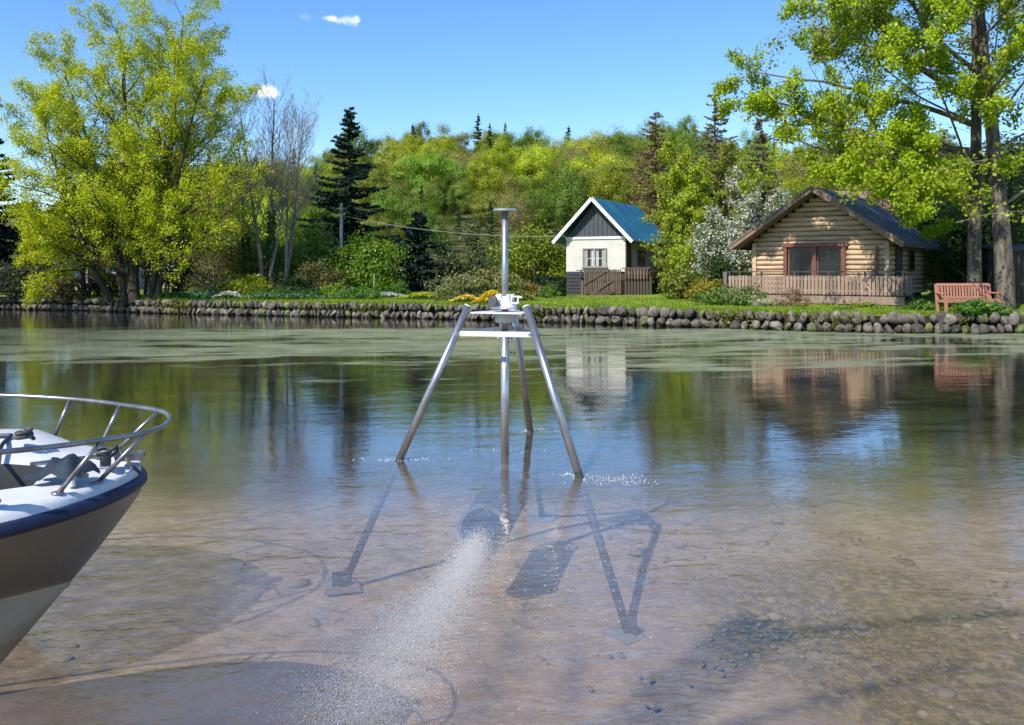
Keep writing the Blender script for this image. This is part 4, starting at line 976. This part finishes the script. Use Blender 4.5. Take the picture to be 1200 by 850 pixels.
hero_tree('birch_tree', 'green birch standing behind the white blossom trees', 'tree', base(848, 46), [((0, 0, 0), (.03, 0, 1), 7.4, .11), ((-.2, 0, 0), (-.1, 0, 1), 6.6, .09)], spBi, 14000, .13, (.27, .31, .05), 82, spread=.1, droop=.8)
# white blossom trees
spW = [dict(seg=7, wob=.06, up=.05, nc=18, t0=.15, ang=.6, lr=.36, rr=.4, taper=.15), dict(seg=5, wob=.1, up=.05, nc=7, t0=.15, ang=.5, lr=.45, rr=.5), dict(seg=3, wob=.1, up=.0)]
for i, (px, Y, h, n, lab) in enumerate(((893, 44, 5.6, 11000, 'tallest white blossom tree, behind the cabin roof'), (842, 41.5, 3.9, 7000, 'middle white blossom tree left of the cabin'), (872, 40, 2.9, 5000, 'low white blossom bush at the left cabin corner'))):
    rt, _ = hero_tree('blossom_tree', lab, 'tree', base(px, Y), [((0, 0, 0), (0, 0, 1), h, .08), ((.1, 0, 0), (.2, 0, 1), h * .85, .06), ((-.1, 0, 0), (-.22, 0, 1), h * .8, .06)], spW, int(n * .9), .10, (.62, .65, .54), 90 + i, TWIG, spread=.09, droop=0, leafm=PETAL)
    P = twig_points(_['twigs'], n // 3, .12, np.random.default_rng(i)); V, F = leaf_quads(P, .11, np.random.default_rng(i)); o = obj('leaves', np_mesh('leaves', V, F, [LEAF]), rt); o.color = (.12, .15, .03, 1)

# ------------------------------------------------------------------ shrubs along the bank
def shrub(name, label, px, Y, size, n, ls_, col, seed, cat='shrub', group=None, nclump=26, stems=9, zoff=0, lm=None, rz=0):
    rg = np.random.default_rng(seed); rd = random.Random(seed)
    x = X(px, Y); rt = thing(name, label, cat, (x, Y, land(x, Y) - .08 + zoff), rz, group)
    P, cc, nr_ = clump_points(rg, n, size, nclump, .35, .2); kp = P[:, 2] > .02; P = P[kp]
    V, F = leaf_quads(P, ls_, rg, .2, nrm=nr_[kp]); o = obj('foliage', np_mesh('foliage', V, F, [lm or LEAF]), rt); o.color = (*col, 1)
    mb = MB()
    for k in range(stems):
        e = cc[rd.randrange(len(cc))] * np.array(size) / 2 * 1.02; e[2] += size[2] / 2
        if e[2] < .2: continue
        mb.path([(e[0] * .12, e[1] * .12, -.1), (e[0] * .5, e[1] * .5, e[2] * .6), e], [.03 * size[2] ** .5, .02 * size[2] ** .5, .006], 4, False)
    if mb.v: mb.build('stem', TWIG, rt)
    return rt
SH = [
 ('big mid green bush left of the utility pole', 352, 50, (4.6, 3.5, 3.9), 9000, .17, (.10, .15, .02)),
 ('bright green bush in front of the dark spruce', 432, 47, (4.8, 3.4, 2.9), 9000, .17, (.085, .145, .012)),
 ('olive bush between the ivy stems and big bush', 300, 52, (4.4, 3.4, 3.8), 7000, .17, (.12, .13, .03)),
 ('brown twiggy bush behind the lamp post', 250, 53, (5.0, 3.4, 4.2), 6000, .16, (.13, .115, .045)),
 ('bright yellow green low shrub at the ivy stem foot', 292, 43.5, (2.2, 1.3, 1.2), 4200, .12, (.22, .24, .015)),
 ('grey green low shrub beside the lamp post', 262, 43.8, (1.9, 1.2, .95), 3200, .12, (.13, .15, .08)),
 ('small dark shrub under the big bush', 345, 44, (1.5, 1.2, 1.1), 3000, .11, (.03, .055, .018)),
 ('brownish shrub right of the small dark shrub', 372, 45, (2.4, 1.6, 1.6), 3600, .13, (.12, .11, .04)),
 ('dark green tree sized bush behind the mast', 552, 54, (5.0, 3.6, 3.6), 8500, .18, (.055, .075, .03)),
 ('round olive green bush left of the white house', 628, 50, (4.4, 3.4, 3.4), 8500, .17, (.12, .15, .012)),
 ('dark olive bush touching the white house wall', 652, 52, (3.4, 2.8, 3.0), 6000, .17, (.07, .10, .015)),
 ('grey twiggy grass clump right of the conifer', 545, 41, (2.6, 1.4, 1.25), 3600, .12, (.17, .165, .08)),
 ('pale ochre shrub beside the mast foot', 582, 41.5, (2.0, 1.4, 1.3), 3000, .12, (.16, .17, .06)),
 ('rusty brown low shrub left of the hedge', 617, 42, (1.3, 1.0, .75), 2200, .09, (.17, .10, .03)),
 ('yellow green low shrub left of the rusty shrub', 600, 42.5, (1.3, 1.0, 1.0), 2200, .10, (.15, .17, .02)),
 ('pale green bush under the birch', 800, 38.5, (1.9, 1.5, 1.35), 4200, .12, (.13, .15, .025)),
 ('ochre bush left of the cabin deck', 824, 36.6, (1.5, 1.2, 1.0), 3200, .11, (.18, .15, .02)),
 ('dark bush behind the left cabin deck corner', 838, 40, (2.4, 1.6, 1.9), 5000, .13, (.03, .055, .015)),
 ('silver green plant below the cabin deck', 898, 33.2, (1.3, .6, .35), 1300, .10, (.26, .28, .19)),
 ('brown dry shrub in front of the deck', 930, 32.9, (1.1, .7, .75), 900, .07, (.15, .09, .06)),
 ('small green tuft under the deck front', 1012, 32.2, (.9, .5, .3), 900, .08, (.14, .18, .03)),
 ('green shrub right of the cabin', 1116, 41, (2.8, 2.0, 3.9), 7000, .15, (.11, .14, .03)),
 ('olive bush behind the bench and pale trunk', 1140, 40, (3.6, 2.6, 4.4), 8000, .17, (.085, .11, .03)),
 ('dark green bush behind the right edge trunk', 1160, 38, (3.2, 2.6, 4.6), 8000, .17, (.035, .06, .02)),
 ('leafy green plant at the right wall under the bench', 1140, 28.5, (1.0, .5, .55), 1500, .10, (.06, .14, .02)),
 ('pale green plant at the right end of the wall', 1168, 28.6, (.9, .5, .5), 1200, .10, (.09, .16, .04)),
 ('dark low scrub leaning over the far left water', 20, 46.5, (4.2, 2.2, 2.2), 6000, .15, (.045, .055, .03)),
 ('brown twiggy scrub at the left water edge', 72, 45.2, (3.0, 1.8, 1.4), 3600, .12, (.09, .075, .045)),
 ('dark shrub beneath the yellow green tree trunk', 128, 46, (2.0, 1.6, 1.6), 3000, .13, (.035, .05, .018)),
 ('dark undergrowth bush right of the yellow tree trunk', 196, 47, (2.6, 2.0, 2.4), 4000, .14, (.05, .06, .018)),
]
for i, (lab, px, Y, size, n, ls_, col) in enumerate(SH): shrub('shrub', lab, px, Y, size, n, ls_, tuple(c * 1.65 for c in col), 300 + i)
LOWP = [('tuft of blue green daffodil leaves below the lamp post', 236, 42.6, (.05, .15, .07)), ('leafy clump at the foot of the bare tree', 312, 42.2, (.07, .17, .03)), ('dark leafy clump under the big mid green bush', 352, 42.0, (.04, .11, .03)),
 ('bright leafy clump right of the brownish shrub', 392, 42.0, (.13, .22, .02)), ('pale leafy clump under the utility pole', 412, 41.6, (.14, .20, .08)), ('low green clump beside the pale stake', 428, 41.2, (.08, .18, .03)), ('low spreading green clump under the dark spruce', 468, 43.0, (.06, .14, .03)),
 ('grassy clump left of the pale yellow flowers', 522, 39.6, (.17, .19, .07)), ('grassy clump right of the deep yellow flowers', 606, 38.6, (.14, .18, .04)), ('small green clump in front of the hedge', 640, 40.6, (.10, .17, .03)),
 ('low clump between the ochre bush and cabin deck', 838, 34.2, (.10, .17, .03)), ('weedy clump under the left deck fascia', 872, 33.6, (.12, .18, .05)), ('leafy weeds left of the bench', 1080, 30.6, (.09, .16, .03))]
for i, (lab, px, Y, col) in enumerate(LOWP): shrub('leafy_plant', lab, px, Y, (1.1 + .5 * (i % 3), .7, .5 + .12 * (i % 4)), 1300, .10, tuple(c * 1.4 for c in col), 500 + i, 'plant', stems=4)
# clipped hedge left of the house
rg = np.random.default_rng(77); n = 7000; P = rg.uniform(-.5, .5, (n, 3)); ax_ = rg.integers(0, 3, n); P[np.arange(n), ax_] = np.sign(P[np.arange(n), ax_]) * rg.uniform(.42, .5, n)
P = P * np.array([1.5, 1.0, 1.0]) + np.array([0, 0, .5]); V, F = leaf_quads(P, .09, rg)
x = X(645, 43.2); hd = thing('hedge', 'clipped dark blue green hedge block against the white house', 'hedge', (x, 43.2, land(x, 43.2) - .05)); o = obj('foliage', np_mesh('foliage', V, F, [LEAF]), hd); o.color = (.03, .06, .04, 1)
# flowers
def flowers(label, px, Y, w, d, h, n, col, seed, cat='flowers'):
    rg = np.random.default_rng(seed); x = X(px, Y); rt = thing('flower_bed', label, cat, (x, Y, land(x, Y) - .02))
    P = rg.normal(size=(n, 3)) * np.array([w * .3, d * .3, 0]); P[:, 2] = h * (.55 + .45 * rg.random(n)) * np.exp(-(P[:, 0] / w) ** 2 * 2)
    V, F = leaf_quads(P, .085, rg, 0, .9); o = obj('petals', np_mesh('petals', V, F, [PETAL]), rt); o.color = (*col, 1); o['kind'] = 'stuff'
    P2 = P[rg.integers(0, n, n)] * np.array([1, 1, .55]); V, F = leaf_quads(P2, .13, rg, -.8, .3); o = obj('leaves', np_mesh('leaves', V, F, [LEAF]), rt); o.color = (.09, .15, .02, 1); o['kind'] = 'stuff'
flowers('pale yellow flower clump left of the tripod head', 547, 38.3, 1.0, .6, .34, 700, (.72, .56, .08), 1)
flowers('deep yellow flower clump behind the tripod head', 577, 37.8, .9, .6, .55, 900, (.70, .50, .02), 2)
flowers('yellow flowers spilling over the wall beside the mast', 568, 37.2, .9, .4, .25, 500, (.70, .48, .02), 3)
flowers('bright yellow green flower strip on the lawn right of the conifer', 497, 41.2, 1.7, .8, .32, 1200, (.42, .46, .03), 4)
flowers('pale blue white flower patch on the lawn under the spruce', 450, 42.5, 1.7, .9, .26, 1000, (.50, .55, .56), 5)
flowers('bluish daffodil leaves along the wall below the ivy stems', 330, 41.6, 4.0, .8, .34, 700, (.10, .20, .10), 6)
flowers('white flower speckle beside the lamp post', 268, 42.4, 1.2, .7, .42, 420, (.55, .58, .50), 7)
flowers('blue green iris leaves under the yellow tree', 205, 43, 2.6, .7, .38, 600, (.05, .16, .06), 8)

# grass blades along the bank, moss on the wall
rg = np.random.default_rng(31); n = 42000; gxs = rg.uniform(-26, 19, n); dd = .22 + rg.random(n) ** 1.8 * 7.5
gys = np.array([shore(a) for a in gxs]) + dd; gzs = np.array([land(a, b) for a, b in zip(gxs, gys)])
hgt_ = rg.uniform(.04, .11, n) * (1 + (dd < .5) * .5); P0 = np.stack([gxs, gys, gzs - .01], 1); w_ = rg.normal(size=(n, 3)) * .012; w_[:, 2] = 0
tip = P0 + np.stack([rg.normal(0, .04, n), rg.normal(-.02, .04, n), hgt_], 1); V = np.stack([P0 - w_, P0 + w_, tip], 1).reshape(-1, 3)
o = obj('grass', np_mesh('grass', V, np.arange(3 * n).reshape(-1, 3), [LEAF])); o.color = (.22, .33, .03, 1); tag(o, 'short sunlit grass along the top of the stone wall', 'grass', kind='stuff')
n = 9500; gxs = rg.uniform(-20, 18, n); keep = np.sin(gxs * 1.9) + np.sin(gxs * .77 + 1) + rg.normal(0, .5, n) > .75; gxs = gxs[keep]; n = len(gxs)
P = np.stack([gxs, np.array([shore(a) for a in gxs]) + rg.uniform(-.24, .15, n), rg.random(n) ** .7 * .62], 1); V, F = leaf_quads(P, .09, rg, .5)
o = obj('moss', np_mesh('moss', V, F, [LEAF])); o.color = (.17, .18, .02, 1); tag(o, 'yellow green moss and weeds between the wall stones', 'moss', kind='stuff')

# ------------------------------------------------------------------ poles, lamp, wires, background buildings
POLE = mat('grey_pole', (.28, .28, .27), .8, (.38, .38, .37), 4, stretch=(3, 3, .4))
x = X(400, 50); pz = land(x, 50); pt = at(400, 238, 50).z - pz
PO = thing('utility_pole', 'pale grey utility pole standing in front of the dark spruce', 'pole', (x, 50, pz))
q = MB(); q.path([(0, 0, -.3), (0, 0, pt)], [.11, .085], 10); q.build('post', POLE, PO)
q = MB(); q.box((0, -.1, pt - .5), (.5, .06, .07)); q.build('crossarm', WOODD, PO)
q = MB(); a = Vector((x + .2, 50, pz + pt - .75)); b = Vector((X(662, 45), 45, at(662, 277, 45).z))
q.path([a.lerp(b, i / 16) - Vector((0, 0, .35 * 4 * (i / 16) * (1 - i / 16))) for i in range(17)], .012, 5); tag(q.build('power_line', mat('cable', (.30, .30, .29), .6)), 'thin power line running from the pole to the white house', 'cable')
x = X(228, 45); lz = land(x, 45); LP = thing('lamp_post', 'slim lamp post with small white globe on the left lawn', 'lamp post', (x, 45, lz)); lt = at(228, 291, 45).z - lz
q = MB(); q.path([(0, 0, -.1), (0, 0, lt)], [.04, .03], 8); q.build('post', POLE, LP)
q = MB(); q.lathe([(.0, -.02), (.07, .0), (.12, .08), (.12, .14), (.07, .22), (0, .24)], (0, 0, lt), n=12); q.build('globe', TRIMW, LP, True)
x = X(408, 45); q = MB(); q.path([(0, 0, 0), (.02, 0, 1.1)], .03, 6); tag(q.build('stake', POLE, None, False, (X(438, 43.5), 43.5, land(X(438, 43.5), 43.5))), 'short pale stake in the flower bed by the conifer', 'stake')
def cottage(label, px, Y, w, d, h, rz, roofm, wallm, roofh=1.3, nwin=2):
    x = X(px, Y); rt = thing('cottage', label, 'house', (x, Y, land(x, Y) - .1), rz)
    q = MB(); q.box((0, 0, h / 2), (w, d, h)); q.add([(-w / 2, -d / 2, h), (-w / 2, d / 2, h), (-w / 2, 0, h + roofh - .1), (w / 2, -d / 2, h), (w / 2, d / 2, h), (w / 2, 0, h + roofh - .1)], [(0, 1, 2), (5, 4, 3)]); q.build('wall', wallm, rt)
    for sd in (-1, 1):
        q = MB(); q.add([(-w / 2 - .3, 0, h + roofh), (w / 2 + .3, 0, h + roofh), (w / 2 + .3, sd * (d / 2 + .3), h - .2), (-w / 2 - .3, sd * (d / 2 + .3), h - .2)] + [(-w / 2 - .3, 0, h + roofh - .12), (w / 2 + .3, 0, h + roofh - .12), (w / 2 + .3, sd * (d / 2 + .3), h - .32), (-w / 2 - .3, sd * (d / 2 + .3), h - .32)], [(0, 1, 2, 3), (7, 6, 5, 4), (0, 4, 5, 1), (1, 5, 6, 2), (2, 6, 7, 3), (3, 7, 4, 0)]); q.build('roof', roofm, rt)
    for k in range(nwin):
        xx = -w / 2 + w * (k + .5) / nwin
        q = MB()
        for e in (-1, 1): q.box((xx + e * .48, -d / 2 - .04, h * .55), (.08, .1, 1.2)); q.box((xx, -d / 2 - .04, h * .55 + e * .58), (.88, .1, .08))
        q.box((xx, -d / 2 - .04, h * .55), (.06, .06, 1.06)); wn = q.build('window', TRIMW, rt)
        q = MB(); q.box((xx, -d / 2 - .01, h * .55), (.9, .04, 1.1)); q.build('pane', GLASS, wn)
PINK = mat('brown_pink_tiles', (.20, .12, .11), .8, (.27, .17, .16), 3, .3, 12)
cottage('white cottage half hidden behind the yellow green tree', 168, 60, 4.6, 4, 2.5, R(10), ROOFT, WHITE)
cottage('pale blue shed seen under the drooping tree', 128, 58, 3.4, 3, 1.9, R(-10), ROOFT, mat('pale_blue_board', (.40, .46, .54), .8, (.32, .38, .46), 3), .9, 1)
cottage('distant cottage with pinkish brown roof behind the cabin tree', 1010, 62, 3.4, 5, 4.7, R(5), PINK, BLACKB, 1.9)
# dark timber shed at the right edge
x = X(1212, 33.5); sd_r = thing('garden_shed', 'black timber shed cut by the right edge behind the trunk', 'shed', (x, 33.5, land(x, 33.5)), R(-12))
q = MB(); q.box((0, 1.2, 1.0), (1.9, 2.2, 2.1)); q.build('wall', WOODD, sd_r)
for k in range(11): slat('board', WOODD, sd_r, (-.87 + k * .175, .07, 1.02), (.16, .05, 2.05))
q = MB(); q.box((0, 1.2, 2.14), (2.2, 2.6, .1), Matrix.Rotation(R(5), 3, 'X')); q.build('roof', ROOFT, sd_r)

# ------------------------------------------------------------------ unseen pollarded tree added behind the viewer to cast a shadow across the shallows
x, y_ = -3.7, -1.9; PT = thing('shadow_tree', 'unseen bare pollarded tree added behind the viewer as shadow caster', 'tree', (x, y_, .0))
PT.scale = (1, 1, .93)
q = MB(); q.path([(0, 0, -.9), (.05, .02, 3), (.0, .05, 6), (.05, .2, 8.1), (.1, .3, 8.9)], [.30, .24, .18, .20, .17], 12); q.path([(.1, .25, 8.6), (.7, .4, 8.75), (1.5, .45, 8.9), (2.2, .5, 9.1)], [.06, .05, .04, .02], 7)
q.path([(.0, .1, 7.2), (.7, .3, 7.6), (1.5, .4, 8.1)], [.05, .04, .02], 6); q.build('trunk', BARK, PT, True)
